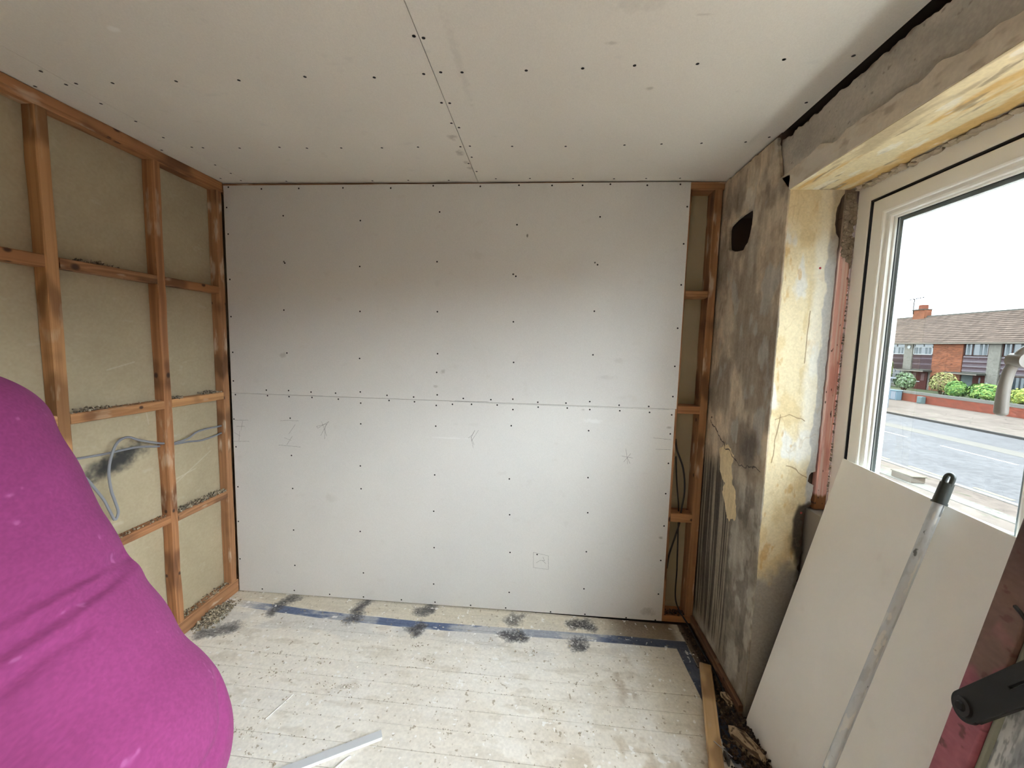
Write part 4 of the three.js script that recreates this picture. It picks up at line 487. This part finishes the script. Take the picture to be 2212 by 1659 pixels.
{
  const person = thing('person', 'person in a magenta purple sweatshirt leaning towards the bare stud wall', 'person', [1.05, 0, PZ]);
  const SP = [[1.027, 0.672, 0.17], [1.004, 0.732, 0.168], [0.891, 0.88, 0.165], [0.778, 1.06, 0.16], [0.709, 1.185, 0.164], [0.659, 1.32, 0.165]];
  const torso = (x, y, z) => { let d = 9; for (let i = 1; i < SP.length; i++) d = i > 1 ? smin(d, cap(x, y, z, [SP[i - 1][0], SP[i - 1][1], PZ], [SP[i][0], SP[i][1], PZ], SP[i - 1][2], SP[i][2], 1.15, PZ), 0.04) : cap(x, y, z, [SP[0][0], SP[0][1], PZ], [SP[1][0], SP[1][1], PZ], SP[0][2], SP[1][2], 1.15, PZ); return d; };
  const seg3 = (x, y, z, A, B) => { const dx = B[0] - A[0], dy = B[1] - A[1], dz = B[2] - A[2], t = clamp(((x - A[0]) * dx + (y - A[1]) * dy + (z - A[2]) * dz) / (dx * dx + dy * dy + dz * dz)); return Math.hypot(x - A[0] - t * dx, y - A[1] - t * dy, z - A[2] - t * dz); };
  // creases across the back at the waist, and the edge of the hem (points on the cloth, depth, width)
  const folds = [[[[0.93, 1.06, 1.72], [0.942, 1.073, 1.664], [0.957, 1.082, 1.599], [0.949, 1.074, 1.503], [0.92, 1.06, 1.44]], 0.02, 0.012], [[[0.95, 1.01, 1.74], [0.96, 1.03, 1.68], [0.98, 1.045, 1.604], [0.971, 1.051, 1.527], [0.945, 1.055, 1.45]], 0.022, 0.011], [[[0.986, 0.981, 1.701], [0.999, 1.004, 1.653], [1.009, 1.01, 1.604]], 0.009, 0.012], [[[1.12, 0.81, 1.42], [1.143, 0.777, 1.456], [1.167, 0.741, 1.479], [1.185, 0.719, 1.512], [1.194, 0.711, 1.556], [1.195, 0.705, 1.62]], 0.03, 0.012]];
  const shoulders = (x, y, z) => cap(x, y, z, [0.6, 1.34, PZ - 0.13], [0.6, 1.34, PZ + 0.13], 0.078, 0.078);
  const armL = (x, y, z) => smin(cap(x, y, z, [0.59, 1.34, PZ + 0.14], [0.44, 1.12, PZ + 0.2], 0.068, 0.054), cap(x, y, z, [0.44, 1.12, PZ + 0.2], [0.28, 1.0, PZ + 0.06], 0.053, 0.042), 0.03);
  const armR = (x, y, z) => smin(cap(x, y, z, [0.59, 1.34, PZ - 0.14], [0.42, 1.2, PZ - 0.22], 0.068, 0.054), cap(x, y, z, [0.42, 1.2, PZ - 0.22], [0.27, 1.1, PZ - 0.16], 0.053, 0.042), 0.03);
  const shirt = (x, y, z) => {
    let d = smin(smin(smin(torso(x, y, z), shoulders(x, y, z), 0.08), armL(x, y, z), 0.04), armR(x, y, z), 0.04);
    if (Math.abs(d) < 0.05) { for (const [P, dep, w] of folds) { let q = 9; for (let i = 1; i < P.length; i++) q = Math.min(q, seg3(x, y, z, P[i - 1], P[i])); d += dep * Math.exp(-((q / w) ** 2)); }
      d -= 0.011 * Math.exp(-((seg3(x, y, z, [0.955, 1.05, 1.58], [0.935, 1.03, 1.38]) / 0.034) ** 2)) + (fbm(x * 7 + z * 5, y * 7 - z * 4, 2) - 0.5) * 0.006; }
    return Math.max(d, 0.6 + 0.012 * Math.sin(x * 14) - y);
  };
  const ft = tex(512, 512, (u, v, c) => { const x = u, y = v, f = fbm(x * 240, y * 240, 2) - 0.5, m = fbm(x * 7, y * 7, 4) - 0.5; c[0] = 121 + f * 16 + m * 10; c[1] = 43 + f * 10 + m * 6; c[2] = 93 + f * 14 + m * 9; mixc(c, [172, 118, 156], ss(0.8, 0.9, fbm(x * 40, y * 40, 3)) * 0.4); for (const [mx, my, r] of [[0.16, 0.26, 0.02], [0.12, 0.27, 0.012]]) mixc(c, [176, 116, 158], ss(1.4, 0.2, Math.hypot(x - mx, (y - my) * 2) / r + fbm(x * 90, y * 90, 3)) * 0.7); }, true, REP);
  const sm = new THREE.MeshPhysicalMaterial({ map: ft, roughness: 0.95, sheen: 0.15, sheenRoughness: 0.6, sheenColor: new THREE.Color(0xb05a98) });
  part(person, 'sweatshirt', surfaceNets(shirt, [0.18, 0.56, PZ - 0.34], [1.26, 1.52, PZ + 0.34], 0.0072), sm);
  const legs = (x, y, z) => { let d = 9; for (const s of [-1, 1]) { const hip = [1.0, 0.7, PZ + s * 0.08], kn = [0.84, 0.42, PZ + s * 0.12], an = [1.06, 0.09, PZ + s * 0.13]; d = Math.min(d, smin(cap(x, y, z, hip, kn, 0.105, 0.072), cap(x, y, z, kn, an, 0.072, 0.056), 0.03)); } return smin(d, cap(x, y, z, [1.0, 0.72, PZ - 0.05], [1.0, 0.72, PZ + 0.05], 0.13, 0.13), 0.05) + (fbm(x * 8, y * 12 + z * 8, 3) - 0.5) * 0.012; };
  part(person, 'jeans', surfaceNets((x, y, z) => Math.max(legs(x, y, z), 0.06 - y, y - 0.78), [0.7, 0.04, PZ - 0.28], [1.2, 0.82, PZ + 0.28], 0.013), std({ color: 0x7d93b4, roughness: 0.9 }));
  for (const s of [-1, 1]) { const shoe = (x, y, z) => Math.max(smin(cap(x, y, z, [1.08, 0.05, PZ + s * 0.13], [0.89, 0.04, PZ + s * 0.145], 0.05, 0.04), cap(x, y, z, [1.06, 0.09, PZ + s * 0.13], [1.06, 0.05, PZ + s * 0.13], 0.05, 0.05), 0.03), 0.002 - y); part(person, 'shoe', surfaceNets(shoe, [0.8, -0.01, PZ + s * 0.135 - 0.08], [1.18, 0.16, PZ + s * 0.135 + 0.08], 0.008), std({ color: 0x4a4038, roughness: 0.8 })); }
  // skin: head, neck, trunk core and both hands in one mesh
  const HD = [0.48, 1.58, PZ]; // head centre; the face looks along -x and a little down
  const head = (x, y, z) => {
    const a = 0.35, X = (x - HD[0]) * Math.cos(a) + (y - HD[1]) * Math.sin(a), Y = -(x - HD[0]) * Math.sin(a) + (y - HD[1]) * Math.cos(a), Zz = z - PZ; let d = Math.hypot(X / 0.098, (Y - 0.025) / 0.1, Zz / 0.078) * 0.086 - 0.086;
    d = smin(d, cap(X, Y, Zz, [-0.055, -0.02, 0], [-0.06, -0.085, 0], 0.055, 0.034), 0.04); d = smin(d, cap(X, Y, Zz, [-0.098, 0.0, 0], [-0.116, -0.03, 0], 0.008, 0.014), 0.02);
    for (const s of [-1, 1]) { d = smin(d, cap(X, Y, Zz, [0.012, 0.015, s * 0.078], [0.008, -0.03, s * 0.076], 0.014, 0.01), 0.01); d += 0.006 * Math.exp(-((Math.hypot(X + 0.09, Y - 0.012, Zz - s * 0.032) / 0.014) ** 2)); } d += 0.004 * Math.exp(-((Math.hypot((X + 0.1) / 1.5, (Y + 0.06) * 2.4, Zz * 0.55) / 0.014) ** 2)); return d;
  };
  const hand = (x, y, z, P, s) => { const w = [P[0] - 0.085, P[1] + 0.005, P[2]]; let d = cap(x, y, z, P, w, 0.027, 0.03, 1.25, P[2]); for (let i = 0; i < 4; i++) { const o = (i - 1.5) * 0.021, l = [0.07, 0.08, 0.076, 0.06][i], A = [w[0] - 0.015, w[1], w[2] + o], B = [A[0] - l * 0.55, A[1] - 0.012, A[2] + o * 0.1], C = [B[0] - l * 0.35, B[1] - 0.03, B[2]]; d = smin(d, Math.min(cap(x, y, z, A, B, 0.0098, 0.009), cap(x, y, z, B, C, 0.009, 0.008)), 0.004); } const T = [P[0] - 0.03, P[1] - 0.008, P[2] - s * 0.03], T2 = [T[0] - 0.04, T[1] - 0.02, T[2] - s * 0.022]; return smin(d, Math.min(cap(x, y, z, T, T2, 0.0125, 0.011), cap(x, y, z, T2, [T2[0] - 0.03, T2[1] - 0.012, T2[2] + s * 0.004], 0.011, 0.009)), 0.012); };
  const skin = (x, y, z) => { let d = smin(head(x, y, z), cap(x, y, z, [0.52, 1.52, PZ], [0.62, 1.38, PZ], 0.056, 0.066), 0.03); d = Math.min(d, smin(torso(x, y, z), shoulders(x, y, z), 0.06) + 0.045); d = Math.min(d, armL(x, y, z) + 0.02, armR(x, y, z) + 0.02); return d; };
  const HL = [0.27, 0.992, PZ + 0.055], HR = [0.26, 1.095, PZ - 0.155];
  const skinMat = std({ color: 0xd9a68a, roughness: 0.6 });
  const gs = [surfaceNets((x, y, z) => Math.max(skin(x, y, z), x - 1.15), [0.2, 0.62, PZ - 0.3], [1.2, 1.76, PZ + 0.3], 0.012), surfaceNets((x, y, z) => hand(x, y, z, HL, 1), [HL[0] - 0.24, HL[1] - 0.1, HL[2] - 0.1], [HL[0] + 0.05, HL[1] + 0.06, HL[2] + 0.1], 0.0035), surfaceNets((x, y, z) => hand(x, y, z, HR, -1), [HR[0] - 0.24, HR[1] - 0.1, HR[2] - 0.1], [HR[0] + 0.05, HR[1] + 0.06, HR[2] + 0.1], 0.0035)];
  part(person, 'body', merged(gs), skinMat);
  const hair = (x, y, z) => { const a = 0.35, X = (x - HD[0]) * Math.cos(a) + (y - HD[1]) * Math.sin(a), Y = -(x - HD[0]) * Math.sin(a) + (y - HD[1]) * Math.cos(a); return Math.max(Math.hypot((X - 0.006) / 0.104, (Y - 0.03) / 0.104, (z - PZ) / 0.085) * 0.093 - 0.093 + (fbm(X * 60, (z - PZ) * 60 + Y * 10, 3) - 0.5) * 0.01, -(X * 0.75 + (Y - 0.02) * 0.66 + 0.03)); };
  part(person, 'hair', surfaceNets(hair, [0.34, 1.44, PZ - 0.12], [0.64, 1.74, PZ + 0.12], 0.006), std({ color: 0x4a3526, roughness: 0.8 }));
}
// ---------------------------------------------------------------- the street outside
const G = -3.05, GARDEN = -2.15;
const col = (r, g, b) => new THREE.Color().setRGB(r / 255, g / 255, b / 255, THREE.SRGBColorSpace);
const matte = (o) => new THREE.MeshPhysicalMaterial({ roughness: 0.95, specularIntensity: 0.1, ...o }); // weathered outdoor surfaces, next to no gloss
const plain = (r, g, b, o = {}) => matte({ color: col(r, g, b), ...o });
function brickTex(a, b, mortar, seed) { const r = rng(seed), tone = Array.from({ length: 600 }, () => r()); return tex(512, 512, (u, v, c) => { const x = u * 2.4, y = v * 1.5, row = Math.floor(y / 0.075), xx = x + (row % 2) * 0.12, k = Math.floor(xx / 0.24), fx = xx - k * 0.24, fy = y - row * 0.075, t = tone[(row * 11 + (k % 10)) % 600]; if (fx < 0.012 || fy < 0.012) { c[0] = mortar[0]; c[1] = mortar[1]; c[2] = mortar[2]; } else { c[0] = mix(a[0], b[0], t); c[1] = mix(a[1], b[1], t); c[2] = mix(a[2], b[2], t); } }, true, REP); }
function met(t, w, h) { t.repeat.set(1 / w, 1 / h); return matte({ map: t }); }
const brickHouse = met(brickTex([98, 56, 37], [62, 33, 22], [74, 58, 47], 3), 2.4, 1.5), brickWall = met(brickTex([94, 45, 33], [70, 32, 23], [80, 56, 46], 4), 2.4, 1.5);
const rough = met(tex(256, 256, (u, v, c) => { const m = fbm(u * 60, v * 60, 3) - 0.5; c[0] = 76 + m * 44; c[1] = 73 + m * 42; c[2] = 67 + m * 40; }, true, REP), 3, 3);
const tileM = met(tex(512, 512, (u, v, c) => { const x = u * 4, y = v * 4, k0 = Math.floor(x / 0.3 + Math.floor(y / 0.33) * 0.5), k = hash2(k0, Math.floor(y / 0.33)), m = fbm(x * 6, y * 6, 4) - 0.5, fx = x / 0.3 + Math.floor(y / 0.33) * 0.5 - k0; c[0] = 55 + k * 14 + m * 24; c[1] = 46 + k * 12 + m * 21; c[2] = 40 + k * 11 + m * 18; if (fx < 0.07) mixc(c, [26, 23, 21], 0.7); }, true, REP), 4, 4);
const cladDark = plain(44, 33, 34), cladGrey = plain(58, 49, 52), cladWorn = plain(73, 67, 69), whiteFr = plain(112, 112, 110), brownFr = plain(38, 24, 21), houseGlass = std({ color: col(25, 29, 32), roughness: 0.2 }), curtain = plain(66, 69, 70), slabM = plain(46, 45, 41), gutterM = plain(85, 79, 71), doorM = plain(47, 22, 19);
function house(zc, dir, o) {
  const z = (d) => zc + dir * (0.004 + d * 0.999), B = (x0, x1, y0, y1, d0, d1) => { const a = z(d0), b = z(d1); return box(x0, x1, y0, y1, Math.min(a, b), Math.max(a, b)); };
  const h = thing('terrace_house', o.label, 'house', [43, GARDEN, z(3.65)], null, 'terrace houses across the road');
  part(h, 'wall', metreUV(B(43.12, 51, GARDEN - 0.2, 2.85, 0, 7.3), 2), rough); part(h, 'brick_panel', metreUV(B(42.98, 43.13, GARDEN - 0.2, 2.82, 0, 1.55), 2), brickHouse); part(h, 'roughcast_pier', metreUV(B(42.92, 43.13, GARDEN - 0.2, 2.82, 3.95, 4.98), 2), rough);
  const fr = o.white ? whiteFr : brownFr;
  const window2 = (d0, d1, y0, y1, split) => { const w = part(h, 'window', merged([B(43.0, 43.1, y0, y0 + 0.07, d0, d1), B(43.0, 43.1, y1 - 0.07, y1, d0, d1), B(43.0, 43.1, y0, y1, d0, d0 + 0.08), B(43.0, 43.1, y0, y1, d1 - 0.08, d1), ...(split === 'vents' ? [B(43.0, 43.1, mix(y0, y1, 0.66), mix(y0, y1, 0.74), d0, d1), B(43.0, 43.1, mix(y0, y1, 0.7), y1, (d0 + d1) / 2 - 0.04, (d0 + d1) / 2 + 0.04)] : [B(43.0, 43.1, y0, y1, mix(d0, d1, 0.36) - 0.04, mix(d0, d1, 0.36) + 0.04)])]), fr);
    part(w, 'pane', B(43.05, 43.07, y0 + 0.05, y1 - 0.05, d0 + 0.05, d1 - 0.05), houseGlass);
    for (const k of [0.12, 0.3, 0.62, 0.8]) { const zz = mix(d0, d1, k); part(w, 'curtain', B(43.035, 43.048, y0 + 0.08, mix(y0, y1, split === 'vents' ? 0.66 : 0.95), zz, zz + 0.22), curtain); } };
  const sp = o.white ? 'vents' : 'side'; window2(1.62, 3.9, 1.62, 2.8, sp); window2(5.02, 7.24, 1.62, 2.8, sp); window2(5.05, 7.2, -1.75, -0.1, sp);
  for (const [a, b, lo, hi] of [[1.6, 3.92, 0.08, 1.6], [5.0, 7.28, 0.0, 1.6]]) for (let i = 0, n = 10; i < n; i++) { const y = mix(lo, hi, i / n); part(h, 'cladding_board', B(43.03 + (i % 2) * 0.012, 43.12, y, y + (hi - lo) / n - 0.015, a, b), o.white ? (i % 4 === 3 ? cladGrey : cladDark) : [cladGrey, cladWorn, cladDark][(i * 5 + 1) % 3]); }
  part(h, 'canopy', B(42.1, 43.05, -0.18, -0.03, o.canopy[0], o.canopy[1]), slabM); part(h, 'fascia', B(42.06, 42.12, -0.2, -0.12, o.canopy[0], o.canopy[1]), gutterM);
  if (o.white) { const dr = part(h, 'door', B(43.0, 43.1, GARDEN, -0.2, 1.95, 3.85), doorM), dp = plain(66, 50, 48); part(dr, 'door_panel', B(42.97, 43.0, -1.2, -0.4, 2.2, 2.6), dp); part(dr, 'door_panel', B(42.97, 43.0, -1.2, -0.4, 3.2, 3.6), dp); part(dr, 'letter_plate', B(42.95, 43.0, -1.36, -1.28, 2.7, 3.2), whiteFr); }
  else { const dr = part(h, 'door', B(43.0, 43.1, GARDEN, -0.2, 2.78, 3.85), doorM); part(dr, 'glazed_strip', B(42.97, 43.0, -1.9, -0.4, 3.35, 3.5), curtain); part(h, 'side_light', B(43.02, 43.1, GARDEN, -0.2, 1.7, 2.75), plain(60, 66, 64)); }
  // roof: overlapping tile courses front and back, ridge, gutter and soffit
  const roof = [], n = 16, x0 = 42.62, yA = 2.86, x1 = 47, yB = 6.1, L = Math.hypot(x1 - x0, yB - yA), an = Math.atan2(yB - yA, x1 - x0);
  for (const s of [1, -1]) for (let i = 0; i < n; i++) { const q = metreUV(new THREE.BoxGeometry(L / n + 0.05, 0.1, 7.27), 2, zc, i * 0.33 + 0.18); q.rotateZ(an - 0.16); const t = (i + 0.5) / n; q.translate(mix(x0, x1, t) - 47, mix(yA, yB, t) + 0.02, z(3.65)); if (s < 0) q.rotateY(Math.PI), q.translate(0, 0, 2 * z(3.65)); q.translate(47, 0, 0); roof.push(q); }
  part(h, 'roof_tiles', merged(roof), tileM, 'stuff'); part(h, 'ridge', rod([47, 6.12, z(0)], [47, 6.12, z(7.3)], 0.12, 0.12, 8), slabM); part(h, 'gutter', B(42.55, 42.68, 2.78, 2.88, 0, 7.3), gutterM); part(h, 'soffit_board', B(42.6, 43.2, 2.76, 2.8, 0, 7.3), slabM);
  const lamp = new THREE.SphereGeometry(0.1, 10, 8); lamp.translate(42.86, -0.95, z(4.2)); part(h, 'wall_light', lamp, whiteFr);
  if (o.white) { const dsh = new THREE.CylinderGeometry(0.2, 0.2, 0.06, 18); dsh.rotateZ(Math.PI / 2); dsh.translate(42.88, 2.45, z(4.35)); part(h, 'alarm_box', dsh, whiteFr); }
  return h;
}
house(-43.08, -1, { white: true, canopy: [1.4, 4.78], label: 'terrace house with white framed windows, maroon door and roughcast pier' });
house(-43.08, 1, { white: false, canopy: [0.86, 4.02], label: 'terrace house with brown framed windows and weathered cladding beside the brick panel' });
const endHouse = house(-57.68, 1, { white: true, canopy: [1.4, 4.78], label: 'terrace house with the brick chimney, mostly hidden by the window frame' });
house(-28.48, -1, { white: false, canopy: [0.86, 4.02], label: 'terrace house at the near end of the row, behind the window handle' });
{ // the terrace goes on past the frame: plain repeats of the same build
  const zs = []; for (let i = 0; i < 17; i++) zs.push(-28.48 + i * 7.3); for (let i = 0; i < 4; i++) zs.push(-64.98 - i * 7.3);
  let proto = null; for (const z0 of zs) { if (proto) { const c = proto.clone(); c.name = numbered('terrace_house'); c.position.z = z0 + 3.65; scene.add(c); continue; }
    proto = thing('terrace_house', 'plainer terrace house farther along the same row', 'house', [43, GARDEN, z0 + 3.65], null, 'terrace houses beyond the view');
    part(proto, 'wall', metreUV(box(43, 51, GARDEN - 0.2, 2.85, z0 + 0.01, z0 + 7.29), 2), brickHouse); const rs = new THREE.Shape([[42.5, 2.85], [51.5, 2.85], [47, 6.15]].map(([a, b]) => new THREE.Vector2(a, b))), rg = new THREE.ExtrudeGeometry(rs, { depth: 7.28, bevelEnabled: false }); rg.translate(0, 0, z0 + 0.01); part(proto, 'roof', metreUV(rg, 2), tileM);
    for (const [a, b] of [[0.6, 2.8], [4.4, 6.6]]) for (const [y0, y1] of [[1.5, 2.7], [-1.6, -0.2]]) { const w = part(proto, 'window', box(42.97, 43.02, y0, y1, z0 + a, z0 + b), whiteFr); part(w, 'pane', box(42.95, 42.98, y0 + 0.08, y1 - 0.08, z0 + a + 0.08, z0 + b - 0.08), houseGlass); } } }
{ const ch = part(endHouse, 'chimney', metreUV(box(46.6, 47.4, 5.5, 6.95, -51.95, -50.42), 2), brickHouse); part(ch, 'chimney_cap', box(46.5, 47.5, 6.95, 7.05, -52.05, -50.38), slabM); const p = new THREE.CylinderGeometry(0.42, 0.45, 0.5, 16); p.translate(47, 7.3, -51.1); part(ch, 'chimney_pot', p, plain(74, 42, 32));
  const rods = [rod([46.55, 6.5, -51.9], [46.55, 8.35, -51.9], 0.05, 0.05, 6), rod([46.55, 8.3, -52.6], [46.55, 8.42, -50.6], 0.045, 0.045, 6)]; for (let i = 0; i < 5; i++) rods.push(rod([46.55, 8.2 + i * 0.02, -52.5 + i * 0.45], [46.55, 8.48 + i * 0.02, -52.5 + i * 0.45], 0.03, 0.03, 5)); part(ch, 'aerial', merged(rods), plain(30, 31, 33)); }
// ground: road, pavements, kerbs, gardens
const tarmac = met(tex(512, 512, (u, v, c) => { const m = fbm(u * 90, v * 90, 3) - 0.5, k = fbm(u * 4, v * 12, 4) - 0.5; c[0] = 62 + m * 18 + k * 9; c[1] = 60 + m * 18 + k * 9; c[2] = 60 + m * 18 + k * 9; }, true, REP), 12, 12), pave = met(tex(512, 512, (u, v, c) => { const m = fbm(u * 40, v * 70, 4) - 0.5, k = fbm(u * 5, v * 10, 3) - 0.5; c[0] = 70 + m * 24 + k * 14; c[1] = 62 + m * 22 + k * 14; c[2] = 56 + m * 20 + k * 13; mixc(c, [46, 50, 34], ss(0.72, 0.8, fbm(u * 20 + 7, v * 60, 3)) * 0.6); }, true, REP), 10, 10);
const ground = (name, x0, x1, y, mat, label, cat) => tag(part(scene, name, metreUV(box(x0, x1, y - 0.4, y, -140, 130), 2), mat), label, cat, 'structure');
ground('road', 16.4, 28.95, G, tarmac, 'wide grey asphalt road across the view', 'road'); ground('pavement', 28.95, 37.42, G + 0.1, pave, 'pinkish grey pavement on the far side of the road', 'pavement'); ground('front_gardens', 37.6, 140, GARDEN, plain(46, 50, 34), 'raised green front gardens behind the brick wall', 'garden'); ground('near_pavement', 3.2, 16.4, G + 0.1, pave, 'grey pavement on the near side of the road', 'pavement');
tag(part(scene, 'kerb', metreUV(box(28.8, 28.98, G - 0.2, G + 0.125, -140, 130), 2), plain(40, 38, 36)), 'dark stone kerb edging the far pavement', 'kerb', 'structure');
tag(part(scene, 'kerb_001', metreUV(box(16.3, 16.5, G - 0.2, G + 0.125, -140, 130), 2), plain(84, 81, 77)), 'pale stone kerb edging the near pavement', 'kerb', 'structure');
{ const paint = plain(110, 110, 107), yel = plain(108, 103, 70);
  const dash = (x, w, list, mat, nm, label) => { const m = thing(nm, label, 'road marking', [x, G, -20], 'structure'); for (const [a, b] of list) part(m, 'painted_dash', box(x - w, x + w, G, G + 0.006, a, b), mat); };
  dash(22.3, 0.07, [[-34, -28], [-24.2, -22.0], [-20, -16.6], [-13, -9], [-5, -1]], paint, 'road_marking', 'white dashed centre line on the road'); dash(17.1, 0.06, [[-21, -19.4], [-17.6, -16.6], [-15.6, -14.2], [-13, -11.8], [-10.4, -9]], yel, 'road_marking', 'yellowish dashed line along the near edge of the road');
  dash(24.6, 0.55, [[-60, 20]], plain(70, 66, 61), 'road_patch', 'long pale repair strip along the road'); }
// garden wall with coping, cabinets, shelter, near garden wall with a stray block
{ const w = thing('garden_wall', 'low red brick garden wall with grey coping along the pavement', 'wall', [37.5, G, -30], 'structure'); part(w, 'brickwork', metreUV(box(37.4, 37.62, G - 0.1, -2.2, -60, 60), 2), brickWall); part(w, 'coping', metreUV(box(37.385, 37.64, -2.2, -1.94, -60, 60), 2), plain(72, 70, 65)); }
{ const c = thing('utility_cabinet', 'large pale blue utility cabinet against the brick garden wall', 'cabinet', [37.0, G + 0.1, -41.5]), m = plain(66, 80, 88); part(c, 'body', rbox(36.75, 37.26, G + 0.1, -2.02, -42.2, -40.8, 0.03, 2), m); part(c, 'door', rbox(36.72, 36.76, G + 0.18, -2.1, -42.1, -41.5, 0.01, 1), plain(73, 90, 99)); part(c, 'door', rbox(36.72, 36.76, G + 0.18, -2.1, -41.46, -40.9, 0.01, 1), plain(82, 85, 90)); part(c, 'roof', rbox(36.7, 37.31, -2.04, -1.98, -42.25, -40.75, 0.02, 1), m); }
{ const c = thing('utility_cabinet', 'narrow grey utility post cabinet halfway along the brick wall', 'cabinet', [37.2, G + 0.1, -38.6]), m = plain(64, 73, 72); part(c, 'body', rbox(36.98, 37.34, G + 0.1, -2.3, -38.85, -38.33, 0.03, 2), m); part(c, 'door', rbox(36.95, 36.99, G + 0.18, -2.38, -38.8, -38.38, 0.01, 1), m); }
{ const s = thing('bus_shelter', 'pale metal framed shelter just beside the white window jamb', 'shelter', [31, G, -36.5]), m = plain(84, 87, 90); for (const z of [-38.6, -36.6, -34.5]) part(s, 'post', box(30.95, 31.05, G, -0.45, z - 0.05, z + 0.05), m); part(s, 'roof', box(29.9, 31.3, -0.47, -0.35, -38.8, -34.3), m); part(s, 'panel', box(30.97, 31.02, G + 0.4, -0.8, -36.5, -34.65), plain(109, 112, 115)); part(s, 'bench', box(30.5, 30.95, G + 0.5, G + 0.58, -38.4, -34.8), m); }
{ const w = thing('front_wall', 'rough low stone wall below the window on the near pavement', 'wall', [14.9, G, -12], 'structure'); part(w, 'stonework', metreUV(box(14.7, 15.2, G, G + 0.12, -60, 20), 2), rough); }
{ const b = thing('brick_block', 'stray brick block on the near low stone wall', 'block', [15.0, G + 0.12, -13.2]); part(b, 'brickwork', rbox(14.8, 15.25, G + 0.12, G + 0.33, -13.6, -12.75, 0.02, 1), plain(68, 59, 50)); part(b, 'cap', rbox(14.78, 15.27, G + 0.33, G + 0.37, -13.63, -12.72, 0.012, 1), plain(80, 75, 65)); }
// planting
function shrub(name, label, c, rad, n, leaf, cols, seed) {
  const s = thing(name, label, 'shrub', [c[0], c[1] - rad[1], c[2]]), r = rng(seed), pos = [], nor = [], cl = [];
  for (let i = 0; i < n; i++) {
    const th = r() * 6.283, ph = Math.acos(mix(-0.75, 1, r())), lump = 0.78 + 0.34 * fbm(th * 1.6 + seed, ph * 2.2, 3), q = 0.8 + 0.2 * r(), dx = Math.sin(ph) * Math.cos(th), dy = Math.cos(ph), dz = Math.sin(ph) * Math.sin(th), x = c[0] + dx * rad[0] * lump * q, y = c[1] + dy * rad[1] * lump * q, z = c[2] + dz * rad[2] * lump * q;
    const u = V(r() - 0.5, r() - 0.5, r() - 0.5).normalize(), nn = V(dx + (r() - 0.5), dy + 0.4 + (r() - 0.5), dz + (r() - 0.5)).normalize(), a = u.clone().cross(nn).normalize().multiplyScalar(leaf * (0.7 + r() * 0.6)), b = nn.clone().cross(a).multiplyScalar(0.6);
    const P = [V(x, y, z).sub(a), V(x, y, z).add(b), V(x, y, z).add(a), V(x, y, z).sub(b)], k = col(...cols[Math.floor(r() * cols.length)]).multiplyScalar(0.75 + r() * 0.5);
    for (const t of [0, 2, 1, 0, 3, 2]) { pos.push(P[t].x, P[t].y, P[t].z); nor.push(nn.x, nn.y, nn.z); cl.push(k.r, k.g, k.b); }
  }
  const g = new THREE.BufferGeometry(); g.setAttribute('position', new THREE.Float32BufferAttribute(pos, 3)); g.setAttribute('normal', new THREE.Float32BufferAttribute(nor, 3)); g.setAttribute('color', new THREE.Float32BufferAttribute(cl, 3));
  part(s, 'foliage', g, new THREE.MeshPhysicalMaterial({ vertexColors: true, roughness: 0.9, specularIntensity: 0.1, side: THREE.DoubleSide }));
  const st = []; for (let i = 0; i < 9; i++) { const a = r() * 6.28; st.push(rod([c[0] + Math.cos(a) * 0.1, c[1] - rad[1] - 0.1, c[2] + Math.sin(a) * 0.1 * rad[2]], [c[0] + Math.cos(a) * rad[0] * 0.7, c[1] + rad[1] * 0.4, c[2] + Math.sin(a) * rad[2] * 0.7], 0.05, 0.02, 5)); } part(s, 'stems', merged(st), plain(52, 42, 30));
}
const LEAF = [[72, 92, 44], [55, 79, 40], [82, 98, 50], [46, 70, 36], [88, 102, 50]];
shrub('hedge', 'bright green leafy hedge behind the brick wall and beside the handle', [38.9, -1.42, -34.9], [0.75, 0.78, 1.5], 2600, 0.12, LEAF, 3);
shrub('hedge', 'rounded green bush at the end of the hedge next to the olive shrub', [38.9, -1.42, -37.35], [0.7, 0.8, 0.84], 1700, 0.12, LEAF.slice(0, 4), 4);
shrub('shrub', 'tall olive brown shrub in front of the brick panel', [39.9, -1.0, -39.75], [0.75, 1.05, 1.35], 2600, 0.1, [[84, 82, 48], [94, 94, 56], [76, 68, 48], [98, 102, 60], [80, 66, 44]], 5);
shrub('shrub', 'yellow green bush between the window handle and sash edge', [38.9, -1.45, -32.2], [0.75, 0.7, 0.85], 1000, 0.12, [[92, 97, 44], [101, 104, 48], [74, 86, 40]], 6);
shrub('shrub', 'small pale flowered shrub above the blue cabinet', [39.4, -1.15, -43.3], [0.7, 0.95, 1.2], 1300, 0.1, [[56, 70, 44], [72, 85, 60], [44, 60, 37], [88, 95, 80]], 7);
shrub('shrub', 'tall climbing greenery at the edge of the white framed house', [41.9, -0.2, -48.9], [0.5, 1.9, 0.8], 1000, 0.1, [[70, 76, 42], [84, 88, 50], [58, 66, 34]], 8);
renderer.render(scene, camera);
